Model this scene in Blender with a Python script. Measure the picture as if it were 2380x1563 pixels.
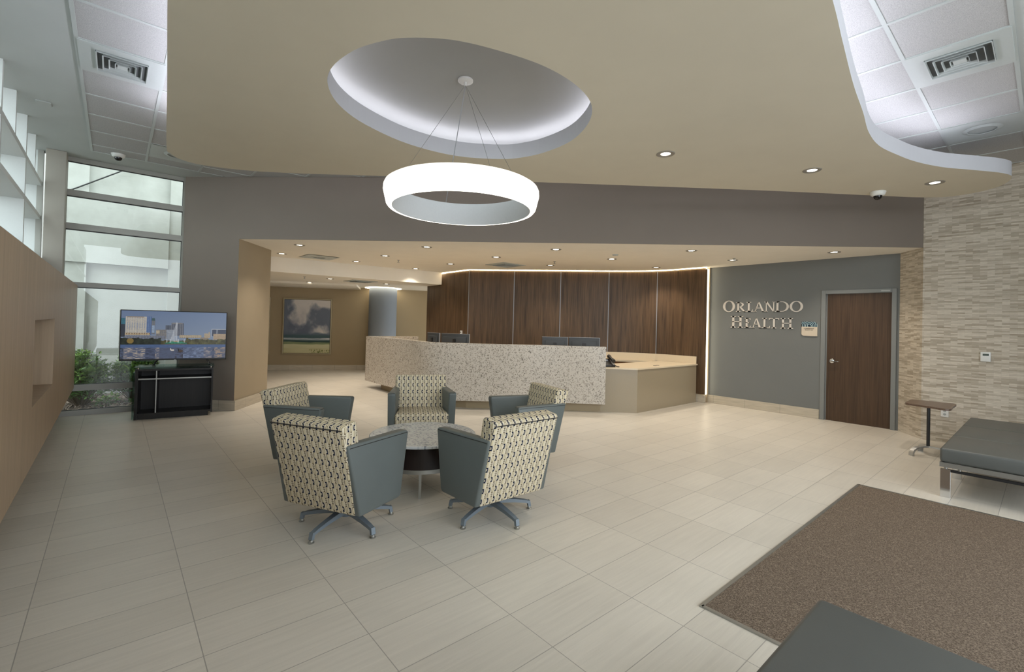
import bpy, bmesh, math, random
import numpy as np
from mathutils import Vector, Matrix
random.seed(7)
D = bpy.data; SC = bpy.context.scene; COL = SC.collection
for o in list(D.objects): D.objects.remove(o)
PI = math.pi
# ------------------------------------------------------------------ camera
F_PX, CY, ROLL, PITCH, YAW, CAM_H = 1074.687454, 740.0051, 0.0257146, 0.0122256, 0.710503, 1.463271
def cam_basis():
    cy, sy = math.cos(YAW), math.sin(YAW); cp, sp = math.cos(PITCH), math.sin(PITCH); cr, sr = math.cos(ROLL), math.sin(ROLL)
    F = Vector((sy, cy, 0)); R = Vector((cy, -sy, 0)); U = Vector((0, 0, 1))
    F2 = cp * F + sp * U; U2 = -sp * F + cp * U
    return cr * R + sr * U2, -sr * R + cr * U2, F2
cd = D.cameras.new('camera'); cam = D.objects.new('camera', cd); COL.objects.link(cam)
r_, u_, f_ = cam_basis()
cam.matrix_world = Matrix(((r_.x, u_.x, -f_.x, 0), (r_.y, u_.y, -f_.y, 0), (r_.z, u_.z, -f_.z, CAM_H), (0, 0, 0, 1)))
cd.sensor_fit = 'HORIZONTAL'; cd.sensor_width = 36; cd.lens = F_PX / 2380 * 36
cd.shift_y = -(1563 / 2 - CY) / 2380; cd.clip_start = 0.05; cd.clip_end = 200
SC.camera = cam
# ------------------------------------------------------------------ world, exposure
SC.view_settings.view_transform = 'Standard'; SC.view_settings.look = 'None'
SC.view_settings.gamma = 1; SC.view_settings.use_curve_mapping = False
SC.view_settings.exposure = 0.55
W = D.worlds.new('sky'); SC.world = W; W.use_nodes = True
bg = W.node_tree.nodes['Background']; bg.inputs[0].default_value = (0.86, 0.93, 1.0, 1); bg.inputs[1].default_value = 3.15
K = dict(pendant=2.6, dome=8.0, soffit=22.0, spot=41.0, lens=9.0, cove=8.0, strip=3.2, column=5.0, screen=0.42)
# ------------------------------------------------------------------ helpers
def srgb(r, g, b):
    f = lambda c: (c / 255 / 12.92) if c <= 10.3 else ((c / 255 + .055) / 1.055) ** 2.4
    return (f(r), f(g), f(b), 1)
class NT:
    """small wrapper for building node materials"""
    def __init__(s, name, rough=.5, metal=0., spec=.5):
        s.m = D.materials.new(name); s.m.use_nodes = True; s.t = s.m.node_tree; s.n = s.t.nodes
        s.b = s.n['Principled BSDF']; s.b.inputs['Roughness'].default_value = rough; s.b.inputs['Metallic'].default_value = metal
        s.b.inputs['Specular IOR Level'].default_value = spec
    def new(s, t, **kw):
        x = s.n.new(t)
        for k, v in kw.items():
            if k.startswith('i_'): x.inputs[k[2:].replace('_', ' ')].default_value = v
            else: setattr(x, k, v)
        return x
    def link(s, a, b): s.t.links.new(a, b)
    def sock(s, x, v):
        if isinstance(v, (int, float)): x.default_value = v
        elif isinstance(v, tuple): x.default_value = v
        else: s.link(v, x)
    def math(s, op, a, b=0., c=0.):
        x = s.n.new('ShaderNodeMath'); x.operation = op
        s.sock(x.inputs[0], a); s.sock(x.inputs[1], b); s.sock(x.inputs[2], c); return x.outputs[0]
    def mix(s, f, a, b):
        x = s.n.new('ShaderNodeMix'); x.data_type = 'RGBA'
        s.sock(x.inputs[0], f); s.sock(x.inputs[6], a); s.sock(x.inputs[7], b); return x.outputs[2]
    def coord(s, kind='Object', scale=(1, 1, 1), loc=(0, 0, 0)):
        c = s.n.new('ShaderNodeTexCoord'); mp = s.n.new('ShaderNodeMapping')
        mp.inputs['Scale'].default_value = scale; mp.inputs['Location'].default_value = loc
        s.link(c.outputs[kind], mp.inputs[0]); return mp.outputs[0]
    def noise(s, vec, scale=5, detail=3, rough=.5, dist=0):
        x = s.n.new('ShaderNodeTexNoise'); s.link(vec, x.inputs['Vector'])
        x.inputs['Scale'].default_value = scale; x.inputs['Detail'].default_value = detail
        x.inputs['Roughness'].default_value = rough; x.inputs['Distortion'].default_value = dist
        return x.outputs[0]
    def ramp(s, f, stops):
        x = s.n.new('ShaderNodeValToRGB'); e = x.color_ramp.elements
        e[0].position, e[0].color = stops[0]; e[1].position, e[1].color = stops[1]
        for p, c in stops[2:]:
            q = e.new(p); q.color = c
        s.link(f, x.inputs[0]); return x.outputs[0]
    def base(s, v): s.sock(s.b.inputs['Base Color'], v); return s
    def bump(s, h, strength=.2, dist=.01):
        x = s.n.new('ShaderNodeBump'); x.inputs['Strength'].default_value = strength; x.inputs['Distance'].default_value = dist
        s.link(h, x.inputs['Height']); s.link(x.outputs[0], s.b.inputs['Normal']); return s
def flat(name, c, rough=.5, metal=0., spec=.5):
    t = NT(name, rough, metal, spec); v = t.noise(t.coord(), 60, 2)
    a = tuple(x * .97 for x in c[:3]) + (1,); b = tuple(min(1, x * 1.03) for x in c[:3]) + (1,)
    t.base(t.mix(v, a, b)); return t.m
def emit(name, c, k, base=(.9, .9, .9, 1)):
    t = NT(name, .5); t.base(base); t.b.inputs['Emission Color'].default_value = c; t.b.inputs['Emission Strength'].default_value = k; return t.m
def paint(name, c, bumpk=.05):
    t = NT(name, .75, 0, .25); co = t.coord(); n = t.noise(co, 3, 3); h = t.noise(co, 220, 2)
    t.base(t.mix(n, tuple(x * .96 for x in c[:3]) + (1,), tuple(x * 1.04 for x in c[:3]) + (1,))).bump(h, bumpk, .002); return t.m
M = {}
M['gray_paint'] = paint('gray_wall_paint', srgb(114, 116, 114))
M['header_paint'] = paint('header_wall_paint', srgb(128, 118, 108))
M['beige_paint'] = paint('beige_wall_paint', srgb(164, 150, 127))
M['back_paint'] = paint('tan_wall_paint', srgb(160, 143, 114))
M['cream_paint'] = paint('cream_ceiling_paint', srgb(203, 196, 178))
M['alcove_paint'] = paint('pale_alcove_ceiling_paint', srgb(236, 230, 218))
M['dome_paint'] = paint('grey_white_dome_paint', srgb(168, 169, 166))
M['white_paint'] = paint('white_ceiling_paint', srgb(178, 182, 180))
M['edge_paint'] = paint('soffit_edge_paint', srgb(186, 186, 190))
M['frame_gray'] = flat('grey_window_frame', srgb(158, 157, 150), .45)
M['frame_light'] = flat('pale_window_box', srgb(205, 208, 206), .5)
M['door_frame'] = flat('grey_door_frame', srgb(124, 126, 124), .4)
M['black_frame'] = flat('black_sash', srgb(20, 20, 22), .4)
M['pillar'] = paint('taupe_pillar', srgb(165, 160, 150))
M['leather'] = None
def leather(name, c):
    t = NT(name, .42, 0, .4); co = t.coord(); v = t.new('ShaderNodeTexVoronoi'); t.link(co, v.inputs['Vector']); v.inputs['Scale'].default_value = 380
    n = t.noise(co, 6, 2); t.base(t.mix(n, tuple(x * .94 for x in c[:3]) + (1,), tuple(x * 1.06 for x in c[:3]) + (1,))).bump(v.outputs[0], .06, .002); return t.m
M['leather'] = leather('slate_leather', srgb(94, 100, 98))
M['bench_leather'] = leather('charcoal_leather', srgb(86, 88, 85))
M['steel'] = flat('satin_steel', srgb(165, 165, 160), .35, .85)
M['polished'] = flat('polished_aluminium', srgb(190, 190, 188), .3, .75)
M['chrome'] = flat('chrome', srgb(215, 215, 215), .12, 1.)
M['cast_gray'] = flat('grey_cast_metal', srgb(120, 130, 138), .45, .3)
M['black_plastic'] = flat('black_plastic', srgb(26, 26, 27), .4)
M['monitor_plastic'] = flat('charcoal_plastic', srgb(52, 56, 60), .5)
M['silver'] = flat('silver_plastic', srgb(150, 152, 155), .4, .4)
M['trim_metal'] = flat('satin_trim_metal', srgb(150, 146, 138), .45, .3)
M['white_plastic'] = flat('white_plastic', srgb(222, 222, 218), .4)
M['diffuser'] = flat('white_metal_vent', srgb(178, 184, 182), .5)
M['vent_dark'] = flat('vent_shadow_gap', srgb(84, 88, 88), .8)
M['sign_metal'] = flat('brushed_letter_metal', srgb(214, 206, 196), .4, .25)
M['black_wood'] = None
def wood(name, dark, light, rough=.4, k=(70, 70, 1.6)):
    t = NT(name, rough, 0, .35); co = t.coord('UV', (1, 1, 1)); mp = t.new('ShaderNodeMapping'); mp.inputs['Scale'].default_value = (k[0], k[2], 1); t.link(co, mp.inputs[0])
    a = t.noise(mp.outputs[0], 1, 4, .6, .4); mp2 = t.new('ShaderNodeMapping'); mp2.inputs['Scale'].default_value = (k[0] * .18, k[2] * .35, 1); t.link(co, mp2.inputs[0])
    b = t.noise(mp2.outputs[0], 1, 3, .5, .2)
    f = t.math('MULTIPLY_ADD', a, .6, t.math('MULTIPLY', b, .4))
    t.base(t.ramp(f, [(.34, dark), (.68, light)])); return t.m
M['walnut'] = wood('dark_walnut_veneer', srgb(56, 42, 30), srgb(112, 88, 64), .38)
M['door_wood'] = wood('dark_door_veneer', srgb(60, 44, 31), srgb(88, 67, 49), .42)
M['espresso'] = wood('espresso_laminate', srgb(22, 20, 19), srgb(34, 31, 29), .35)
M['table_wood'] = wood('espresso_veneer', srgb(26, 19, 18), srgb(44, 34, 31), .3)
M['top_walnut'] = wood('small_table_veneer', srgb(84, 66, 54), srgb(112, 92, 78), .3)
M['tan_laminate'] = wood('tan_wood_laminate', srgb(150, 130, 106), srgb(172, 150, 124), .45, (40, 40, .8))
M['desk_laminate'] = flat('taupe_gloss_laminate', srgb(152, 139, 116), .22)
M['worktop'] = flat('cream_worktop', srgb(218, 202, 174), .3)
M['kick'] = flat('taupe_plinth', srgb(150, 133, 104), .5)
M['orange_wood'] = wood('orange_cabinet_veneer', srgb(98, 62, 22), srgb(134, 88, 36), .4)
# floor tile
def floor_mat():
    t = NT('porcelain_floor_tile', .36, 0, .4); co = t.coord('Object', (1, 1, 1), (-.33165, -2.95733 + .2996 * 40, 0))
    b = t.new('ShaderNodeTexBrick', offset=0., squash=1.); t.link(co, b.inputs['Vector'])
    for k, v in dict(Scale=1., Mortar_Size=.0022, Mortar_Smooth=.1, Bias=0., Brick_Width=.6096, Row_Height=.29962).items(): b.inputs[k.replace('_', ' ')].default_value = v
    b.inputs['Color1'].default_value = srgb(203, 196, 183); b.inputs['Color2'].default_value = srgb(211, 204, 191); b.inputs['Mortar'].default_value = srgb(160, 154, 145)
    mp = t.new('ShaderNodeMapping'); mp.inputs['Scale'].default_value = (2.2, 42, 1); c2 = t.coord(); t.link(c2, mp.inputs[0])
    n = t.noise(mp.outputs[0], 1, 4, .65, .6); n2 = t.noise(c2, 2.2, 3, .5); n3 = t.noise(c2, 160, 2, .6)
    f = t.math('ADD', t.math('MULTIPLY', n, .55), t.math('ADD', t.math('MULTIPLY', n2, .3), t.math('MULTIPLY', n3, .15)))
    tint = t.ramp(f, [(.3, (.88, .88, .88, 1)), (.7, (1.07, 1.07, 1.07, 1))])
    x = t.n.new('ShaderNodeMix'); x.data_type = 'RGBA'; x.blend_type = 'MULTIPLY'; x.inputs[0].default_value = 1
    t.link(b.outputs[0], x.inputs[6]); t.link(tint, x.inputs[7]); t.base(x.outputs[2])
    t.bump(t.math('SUBTRACT', t.math('MULTIPLY', n, .3), b.outputs['Fac']), .12, .004)
    t.link(t.math('MULTIPLY_ADD', n, .18, .27), t.b.inputs['Roughness']); return t.m
M['floor'] = floor_mat()
def skirting_mat():
    t = NT('porcelain_skirting_tile', .4, 0, .4); co = t.coord('UV'); b = t.new('ShaderNodeTexBrick', offset=0., squash=1.); t.link(co, b.inputs['Vector'])
    for k, v in dict(Scale=1., Mortar_Size=.002, Bias=0., Brick_Width=.6, Row_Height=1.).items(): b.inputs[k.replace('_', ' ')].default_value = v
    b.inputs['Color1'].default_value = srgb(184, 174, 156); b.inputs['Color2'].default_value = srgb(194, 184, 166); b.inputs['Mortar'].default_value = srgb(130, 124, 112)
    mp = t.new('ShaderNodeMapping'); mp.inputs['Scale'].default_value = (4, 40, 1); t.link(co, mp.inputs[0]); n = t.noise(mp.outputs[0], 1, 3)
    x = t.n.new('ShaderNodeMix'); x.data_type = 'RGBA'; x.blend_type = 'MULTIPLY'; x.inputs[0].default_value = 1
    t.link(b.outputs[0], x.inputs[6]); t.link(t.ramp(n, [(.3, (.86, .86, .86, 1)), (.7, (1.08, 1.08, 1.08, 1))]), x.inputs[7]); t.base(x.outputs[2]); return t.m
M['skirting'] = skirting_mat()
def stone_mat():
    t = NT('split_face_mosaic', .6, 0, .3); co = t.coord('UV')
    wv = t.noise(co, 5, 2); sep = t.new('ShaderNodeSeparateXYZ'); t.link(co, sep.inputs[0])
    cmb = t.new('ShaderNodeCombineXYZ'); t.link(sep.outputs[0], cmb.inputs[0]); t.link(t.math('MULTIPLY_ADD', t.math('SUBTRACT', wv, .5), .012, sep.outputs[1]), cmb.inputs[1])
    def lay(bw, rh, off, c1, c2, bias):
        b = t.new('ShaderNodeTexBrick', offset=.5, squash=1., offset_frequency=2); mp = t.new('ShaderNodeMapping'); mp.inputs['Location'].default_value = off; t.link(cmb.outputs[0], mp.inputs[0]); t.link(mp.outputs[0], b.inputs['Vector'])
        for k, v in dict(Scale=1., Mortar_Size=.0008, Mortar_Smooth=.3, Bias=bias, Brick_Width=bw, Row_Height=rh).items(): b.inputs[k.replace('_', ' ')].default_value = v
        b.inputs['Color1'].default_value = c1; b.inputs['Color2'].default_value = c2; b.inputs['Mortar'].default_value = tuple(x * .8 for x in c1[:3]) + (1,); return b
    a = lay(.136, .0195, (0, 40, 0), srgb(206, 197, 182), srgb(152, 139, 120), -.25)
    c = lay(.136, .0195, (.068 + 1.36, 40 + .0195 * 8, 0), (1, 1, 1, 1), (.62, .58, .52, 1), -.55)
    x = t.n.new('ShaderNodeMix'); x.data_type = 'RGBA'; x.blend_type = 'MULTIPLY'; x.inputs[0].default_value = .8
    t.link(a.outputs[0], x.inputs[6]); t.link(c.outputs[0], x.inputs[7])
    mp = t.new('ShaderNodeMapping'); mp.inputs['Scale'].default_value = (14, 190, 1); t.link(cmb.outputs[0], mp.inputs[0]); n = t.noise(mp.outputs[0], 1, 4, .6)
    y = t.n.new('ShaderNodeMix'); y.data_type = 'RGBA'; y.blend_type = 'MULTIPLY'; y.inputs[0].default_value = 1
    t.link(x.outputs[2], y.inputs[6]); t.link(t.ramp(n, [(.3, (.82, .81, .79, 1)), (.7, (1.12, 1.12, 1.12, 1))]), y.inputs[7]); t.base(y.outputs[2])
    t.bump(t.math('ADD', n, t.math('MULTIPLY', a.outputs['Fac'], -.6)), .35, .006); return t.m
M['stone'] = stone_mat()
def granite_mat(name, light, mid, dark, scale, thr):
    t = NT(name, .2, 0, .5); co = t.coord('UV'); d = t.noise(co, scale * .35, 3)
    cmb = t.new('ShaderNodeVectorMath'); cmb.operation = 'ADD'; t.link(co, cmb.inputs[0])
    sc = t.new('ShaderNodeVectorMath'); sc.operation = 'SCALE'; sc.inputs['Scale'].default_value = .05; nn = t.n.new('ShaderNodeTexNoise'); nn.inputs['Scale'].default_value = scale * .6; t.link(co, nn.inputs['Vector']); t.link(nn.outputs[1], sc.inputs[0]); t.link(sc.outputs[0], cmb.inputs[1])
    n1 = t.noise(cmb.outputs[0], scale, 5, .7, .8); n2 = t.noise(cmb.outputs[0], scale * 2.1, 4, .7, 1.2)
    vo = t.new('ShaderNodeTexVoronoi'); vo.inputs['Scale'].default_value = scale * 2.6; t.link(cmb.outputs[0], vo.inputs['Vector']); sp_ = t.new('ShaderNodeSeparateColor'); t.link(vo.outputs['Color'], sp_.inputs[0])
    c = t.mix(t.math('MULTIPLY', n1, .7), light, mid); c = t.mix(t.ramp(sp_.outputs[0], [(.78, (0, 0, 0, 1)), (.82, (1, 1, 1, 1))]), c, mid)
    t.base(t.mix(t.ramp(sp_.outputs[1], [(thr, (0, 0, 0, 1)), (thr + .03, (1, 1, 1, 1))]), c, t.mix(d, dark, mid))); return t.m
M['granite'] = granite_mat('speckled_granite', srgb(204, 196, 184), srgb(164, 155, 143), srgb(66, 59, 52), 30, .88)
M['marble'] = granite_mat('grey_marble', srgb(205, 205, 202), srgb(160, 164, 168), srgb(112, 118, 126), 26, .88)
def carpet_mat():
    t = NT('brown_entrance_carpet', .95, 0, .1); co = t.coord(); sep = t.new('ShaderNodeSeparateXYZ'); t.link(co, sep.inputs[0])
    mp = t.new('ShaderNodeMapping'); mp.inputs['Scale'].default_value = (170, 120, 1); t.link(co, mp.inputs[0])
    v = t.new('ShaderNodeTexVoronoi'); t.link(mp.outputs[0], v.inputs['Vector']); v.inputs['Scale'].default_value = 1
    n = t.noise(co, 190, 3, .7); m_ = t.noise(co, 2, 2)
    f = t.math('ADD', t.math('MULTIPLY', n, .7), t.math('MULTIPLY', v.outputs[0], .35))
    c = t.ramp(f, [(.32, srgb(56, 49, 42)), (.52, srgb(107, 94, 81)), (.75, srgb(144, 129, 113))])
    t.base(c).bump(f, .5, .008); return t.m
M['carpet'] = carpet_mat()
def tile_ceiling_mat():
    t = NT('fissured_ceiling_tile', .9, 0, .1); co = t.coord(); n = t.noise(co, 170, 3, .7)
    t.base(t.ramp(n, [(.35, srgb(158, 158, 158)), (.6, srgb(184, 184, 183))])).bump(n, .2, .003); return t.m
M['ceiling_tile'] = tile_ceiling_mat()
def fabric_mat():
    t = NT('chain_pattern_upholstery', .85, 0, .2); co = t.coord('UV'); sep = t.new('ShaderNodeSeparateXYZ'); t.link(co, sep.inputs[0])
    px = t.math('FRACT', t.math('DIVIDE', t.math('ADD', sep.outputs[0], 5.4), .054)); vy = t.math('DIVIDE', t.math('ADD', sep.outputs[1], 7.8), .078)
    def link_d(cx, off, a, b):
        py = t.math('FRACT', t.math('ADD', vy, off))
        dx = t.math('ABSOLUTE', t.math('SUBTRACT', px, cx)); dy = t.math('ABSOLUTE', t.math('SUBTRACT', py, .5))
        d = t.math('ADD', t.math('POWER', t.math('DIVIDE', dx, a), 4.), t.math('POWER', t.math('DIVIDE', dy, b), 4.)); return d, dx, dy
    cream, taupe, dk, navy, tan = srgb(212, 201, 177), srgb(142, 130, 110), srgb(96, 88, 76), srgb(20, 26, 44), srgb(201, 188, 156)
    st = t.math('ABSOLUTE', t.math('SUBTRACT', t.math('FRACT', t.math('MULTIPLY', px, 2.)), .5))
    c = t.mix(t.math('GREATER_THAN', st, .36), taupe, cream)
    d1, dx1, dy1 = link_d(.28, 0., .115, .27); d2, dx2, dy2 = link_d(.76, .5, .115, .27)
    # cream halo, outline, fill of both chains
    c = t.mix(t.math('LESS_THAN', d2, 9.), c, cream); c = t.mix(t.math('LESS_THAN', d2, 3.6), c, srgb(112, 98, 76)); c = t.mix(t.math('LESS_THAN', d2, 1.), c, tan)
    l2 = t.math('MULTIPLY', t.math('LESS_THAN', dx2, .035), t.math('GREATER_THAN', dy2, .3)); c = t.mix(l2, c, dk)
    c = t.mix(t.math('LESS_THAN', d1, 9.), c, cream)
    right = t.math('GREATER_THAN', px, .24); c = t.mix(t.math('MULTIPLY', t.math('LESS_THAN', d1, 5.5), right), c, navy); c = t.mix(t.math('LESS_THAN', d1, 1.), c, tan)
    l1 = t.math('MULTIPLY', t.math('LESS_THAN', t.math('ABSOLUTE', t.math('SUBTRACT', px, .2)), .055), t.math('GREATER_THAN', dy1, .26)); c = t.mix(l1, c, srgb(30, 40, 66))
    w = t.noise(t.coord('UV'), 900, 1); t.base(c).bump(w, .15, .002); return t.m
M['fabric'] = fabric_mat()
def glass_mat(name, tint=(1, 1, 1, 1), rough=0., refl=.09):
    m = D.materials.new(name); m.use_nodes = True; n = m.node_tree.nodes; l = m.node_tree.links
    n.remove(n['Principled BSDF']); out = n['Material Output']
    tr = n.new('ShaderNodeBsdfTransparent'); tr.inputs[0].default_value = tint; gl = n.new('ShaderNodeBsdfGlossy'); gl.inputs['Roughness'].default_value = rough
    fr = n.new('ShaderNodeLayerWeight'); fr.inputs[0].default_value = .5; mx = n.new('ShaderNodeMixShader')
    pw = n.new('ShaderNodeMath'); pw.operation = 'POWER'; pw.inputs[1].default_value = 5.; l.new(fr.outputs['Facing'], pw.inputs[0])
    ml = n.new('ShaderNodeMath'); ml.operation = 'MULTIPLY_ADD'; ml.inputs[1].default_value = .55; ml.inputs[2].default_value = refl * .5; l.new(pw.outputs[0], ml.inputs[0])
    l.new(ml.outputs[0], mx.inputs[0]); l.new(tr.outputs[0], mx.inputs[1]); l.new(gl.outputs[0], mx.inputs[2]); l.new(mx.outputs[0], out.inputs[0]); return m
M['glass'] = glass_mat('window_glass', (.93, .96, .94, 1)); M['green_glass'] = glass_mat('green_tinted_glass', (.62, .76, .74, 1))
def vcol_mat(name, emission=0., rough=.5):
    t = NT(name, rough, 0, .3); a = t.new('ShaderNodeVertexColor', layer_name='picture')
    if emission:
        t.base((.01, .01, .01, 1)); t.link(a.outputs[0], t.b.inputs['Emission Color']); t.b.inputs['Emission Strength'].default_value = emission
    else: t.base(a.outputs[0])
    return t.m
M['screen'] = vcol_mat('lit_screen_picture', K['screen'], .25); M['canvas'] = vcol_mat('painted_canvas', 0, .6)
M['led_white'] = emit('cool_white_led', (.90, .90, 1, 1), K['soffit']); M['led_dome'] = emit('cool_white_dome_led', (.90, .89, 1, 1), K['dome'])
M['led_warm'] = emit('warm_led_strip', (1, .80, .50, 1), K['cove']); M['led_edge'] = emit('warm_led_edge', (1, .87, .62, 1), K['strip']); M['led_col'] = emit('warm_column_led', (1, .90, .70, 1), K['column'])
M['pendant_cap'] = emit('opal_pendant_cap', (1, .92, .78, 1), .55)
M['pendant_glow'] = emit('opal_pendant_diffuser', (1, .93, .80, 1), K['pendant']); M['lens'] = emit('downlight_lens', (1, .90, .74, 1), K['lens'])
# ---- mesh helpers
def mesh(name, bm, mats, parent=None, smooth=False, loc=(0, 0, 0), rotz=0., recalc=True):
    if recalc: bmesh.ops.recalc_face_normals(bm, faces=bm.faces)
    me = D.meshes.new(name); bm.to_mesh(me); bm.free()
    for m in (mats if isinstance(mats, (list, tuple)) else [mats]): me.materials.append(m)
    if smooth:
        me.polygons.foreach_set('use_smooth', [True] * len(me.polygons))
        if smooth is not True: me.set_sharp_from_angle(angle=math.radians(smooth))
    o = D.objects.new(name, me); COL.objects.link(o); o.location = loc; o.rotation_euler = (0, 0, rotz)
    if parent: o.parent = parent
    return o
def empty(name, loc, rotz=0.):
    o = D.objects.new(name, None); COL.objects.link(o); o.location = loc; o.rotation_euler = (0, 0, rotz); o.empty_display_size = .1; return o
def tag(o, label, cat, group=None):
    o['label'] = label; o['category'] = cat
    if group: o['group'] = group
    return o
def struct(o): o['kind'] = 'structure'; return o
def BM(): return bmesh.new()
def box(bm, lo, hi, bev=0., seg=2, mi=0, mtx=None):
    vs = [bm.verts.new((x, y, z)) for z in (lo[2], hi[2]) for y in (lo[1], hi[1]) for x in (lo[0], hi[0])]
    fs = [bm.faces.new([vs[i] for i in q]) for q in ((0, 2, 3, 1), (4, 5, 7, 6), (0, 1, 5, 4), (2, 6, 7, 3), (0, 4, 6, 2), (1, 3, 7, 5))]
    for f in fs: f.material_index = mi
    if mtx is not None:
        for v in vs: v.co = mtx @ v.co
    if bev:
        es = list({e for f in fs for e in f.edges}); r = bmesh.ops.bevel(bm, geom=es, offset=bev, segments=seg, profile=.5, affect='EDGES')
    return fs
def hexa(bm, bot, top, bev=0., seg=3):
    """8-corner solid: bot and top are lists of 4 points in order"""
    n = len(bot); a = [bm.verts.new(p) for p in bot]; b = [bm.verts.new(p) for p in top]
    fs = [bm.faces.new(a[::-1]), bm.faces.new(b)] + [bm.faces.new([a[i], a[(i + 1) % n], b[(i + 1) % n], b[i]]) for i in range(n)]
    if bev:
        es = list({e for f in fs for e in f.edges}); bmesh.ops.bevel(bm, geom=es, offset=bev, segments=seg, profile=.5, affect='EDGES')
    return fs
def prism(bm, pts, z0, z1, mi=0, side_mi=None):
    a = [bm.verts.new((p[0], p[1], z0)) for p in pts]; b = [bm.verts.new((p[0], p[1], z1)) for p in pts]; n = len(pts)
    f0 = bm.faces.new(a[::-1]); f1 = bm.faces.new(b); f0.material_index = f1.material_index = mi; fs = []
    for i in range(n):
        f = bm.faces.new([a[i], a[(i + 1) % n], b[(i + 1) % n], b[i]])
        f.material_index = mi if side_mi is None else (side_mi[i] if isinstance(side_mi, (list, tuple)) else side_mi); fs.append(f)
    return f0, f1, fs
def lathe(bm, prof, seg=32, c=(0, 0, 0), closed=False, mi=0):
    rings = []
    for r, z in prof:
        if r < 1e-6: rings.append([bm.verts.new((c[0], c[1], c[2] + z))])
        else: rings.append([bm.verts.new((c[0] + r * math.cos(2 * PI * i / seg), c[1] + r * math.sin(2 * PI * i / seg), c[2] + z)) for i in range(seg)])
    prs = list(zip(rings, rings[1:])) + ([(rings[-1], rings[0])] if closed else [])
    for a, b in prs:
        for i in range(seg):
            j = (i + 1) % seg; q = [a[i % len(a)], a[j % len(a)], b[j % len(b)], b[i % len(b)]]; u = []
            for v in q:
                if v not in u: u.append(v)
            if len(u) >= 3: bm.faces.new(u).material_index = mi
def tube(bm, pts, r, seg=8, caps=True):
    pts = [Vector(p) for p in pts]; rad = r if isinstance(r, (list, tuple)) else [r] * len(pts); rings = []
    for i, p in enumerate(pts):
        t = (pts[min(i + 1, len(pts) - 1)] - pts[max(i - 1, 0)]).normalized()
        a = t.cross(Vector((0, 0, 1)) if abs(t.z) < .9 else Vector((1, 0, 0))).normalized(); b = t.cross(a)
        rings.append([bm.verts.new(p + rad[i] * (math.cos(2 * PI * k / seg) * a + math.sin(2 * PI * k / seg) * b)) for k in range(seg)])
    for a, b in zip(rings, rings[1:]):
        for i in range(seg): bm.faces.new([a[i], a[(i + 1) % seg], b[(i + 1) % seg], b[i]])
    if caps: bm.faces.new(rings[0][::-1]); bm.faces.new(rings[-1])
def bar(bm, path, w, h, up=(0, 0, 1), side=None):
    """sweep a w x h rectangle (w sideways, h along up) along a path; w,h may be lists"""
    pts = [Vector(p) for p in path]; up = Vector(up); n = len(pts); W_ = w if isinstance(w, (list, tuple)) else [w] * n; H_ = h if isinstance(h, (list, tuple)) else [h] * n; rings = []
    for i, p in enumerate(pts):
        t = (pts[min(i + 1, n - 1)] - pts[max(i - 1, 0)]).normalized(); s = Vector(side) if side else t.cross(up).normalized(); v = s.cross(t).normalized()
        rings.append([bm.verts.new(p + s * W_[i] / 2 * a + v * H_[i] / 2 * b) for a, b in ((-1, -1), (1, -1), (1, 1), (-1, 1))])
    for a, b in zip(rings, rings[1:]):
        for i in range(4): bm.faces.new([a[i], a[(i + 1) % 4], b[(i + 1) % 4], b[i]])
    bm.faces.new(rings[0][::-1]); bm.faces.new(rings[-1])
def ribbon_wall(bm, path, z0, z1, th, side=1, mi=0):
    """vertical wall following a plan polyline, thickness th to one side; UV = (length, z)"""
    uv = bm.loops.layers.uv.verify(); P = [Vector(p).to_2d() for p in path]; n = len(P); nor = []
    for i in range(n):
        t = (P[min(i + 1, n - 1)] - P[max(i - 1, 0)]).normalized(); nn = Vector((-t.y, t.x)) * side
        if 0 < i < n - 1:
            t1 = (P[i] - P[i - 1]).normalized(); nn = nn / max(.5, nn.dot(Vector((-t1.y, t1.x)) * side))
        nor.append(nn)
    L = [0.]
    for i in range(1, n): L.append(L[-1] + (P[i] - P[i - 1]).length)
    q = [[bm.verts.new((P[i].x + nor[i].x * th * k, P[i].y + nor[i].y * th * k, z)) for k, z in ((0, z0), (0, z1), (1, z1), (1, z0))] for i in range(n)]
    for i in range(n - 1):
        for k in range(4):
            f = bm.faces.new([q[i][k], q[i][(k + 1) % 4], q[i + 1][(k + 1) % 4], q[i + 1][k]]); f.material_index = mi
            for lp in f.loops:
                ii = i if lp.vert in q[i] else i + 1; kk = q[ii].index(lp.vert); lp[uv].uv = (L[ii] + (0 if k in (0, 2) else (th if kk in (2, 3) else 0)), lp.vert.co.z if k in (0, 2) else lp.vert.co.z + (th if kk in (2, 3) else 0))
    for e in (q[0], q[-1][::-1]):
        f = bm.faces.new(e); f.material_index = mi
        for lp in f.loops: lp[uv].uv = (lp.vert.co.x + lp.vert.co.y, lp.vert.co.z)
def box_uv(bm, sx=1, ax=None):
    """box-projected UV in metres: horizontal extent to u, vertical to v"""
    uv = bm.loops.layers.uv.verify(); bm.normal_update()
    for f in bm.faces:
        n = f.normal; k = max(range(3), key=lambda i: abs(n[i]))
        for lp in f.loops:
            c = lp.vert.co; lp[uv].uv = ((c.y, c.z), (c.x, c.z), (c.y, c.x))[k]
def spline(pts, n=6, closed=True):
    P = [Vector(p).to_2d() for p in pts]; N = len(P); out = []
    for i in range(N if closed else N - 1):
        g = lambda k: P[k % N] if closed else P[max(0, min(N - 1, k))]
        p0, p1, p2, p3 = g(i - 1), g(i), g(i + 1), g(i + 2)
        for j in range(n):
            t = j / n; out.append(.5 * ((2 * p1) + (p2 - p0) * t + (2 * p0 - 5 * p1 + 4 * p2 - p3) * t * t + (3 * p1 - p0 - 3 * p2 + p3) * t ** 3))
    if not closed: out.append(P[-1])
    return out
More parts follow.
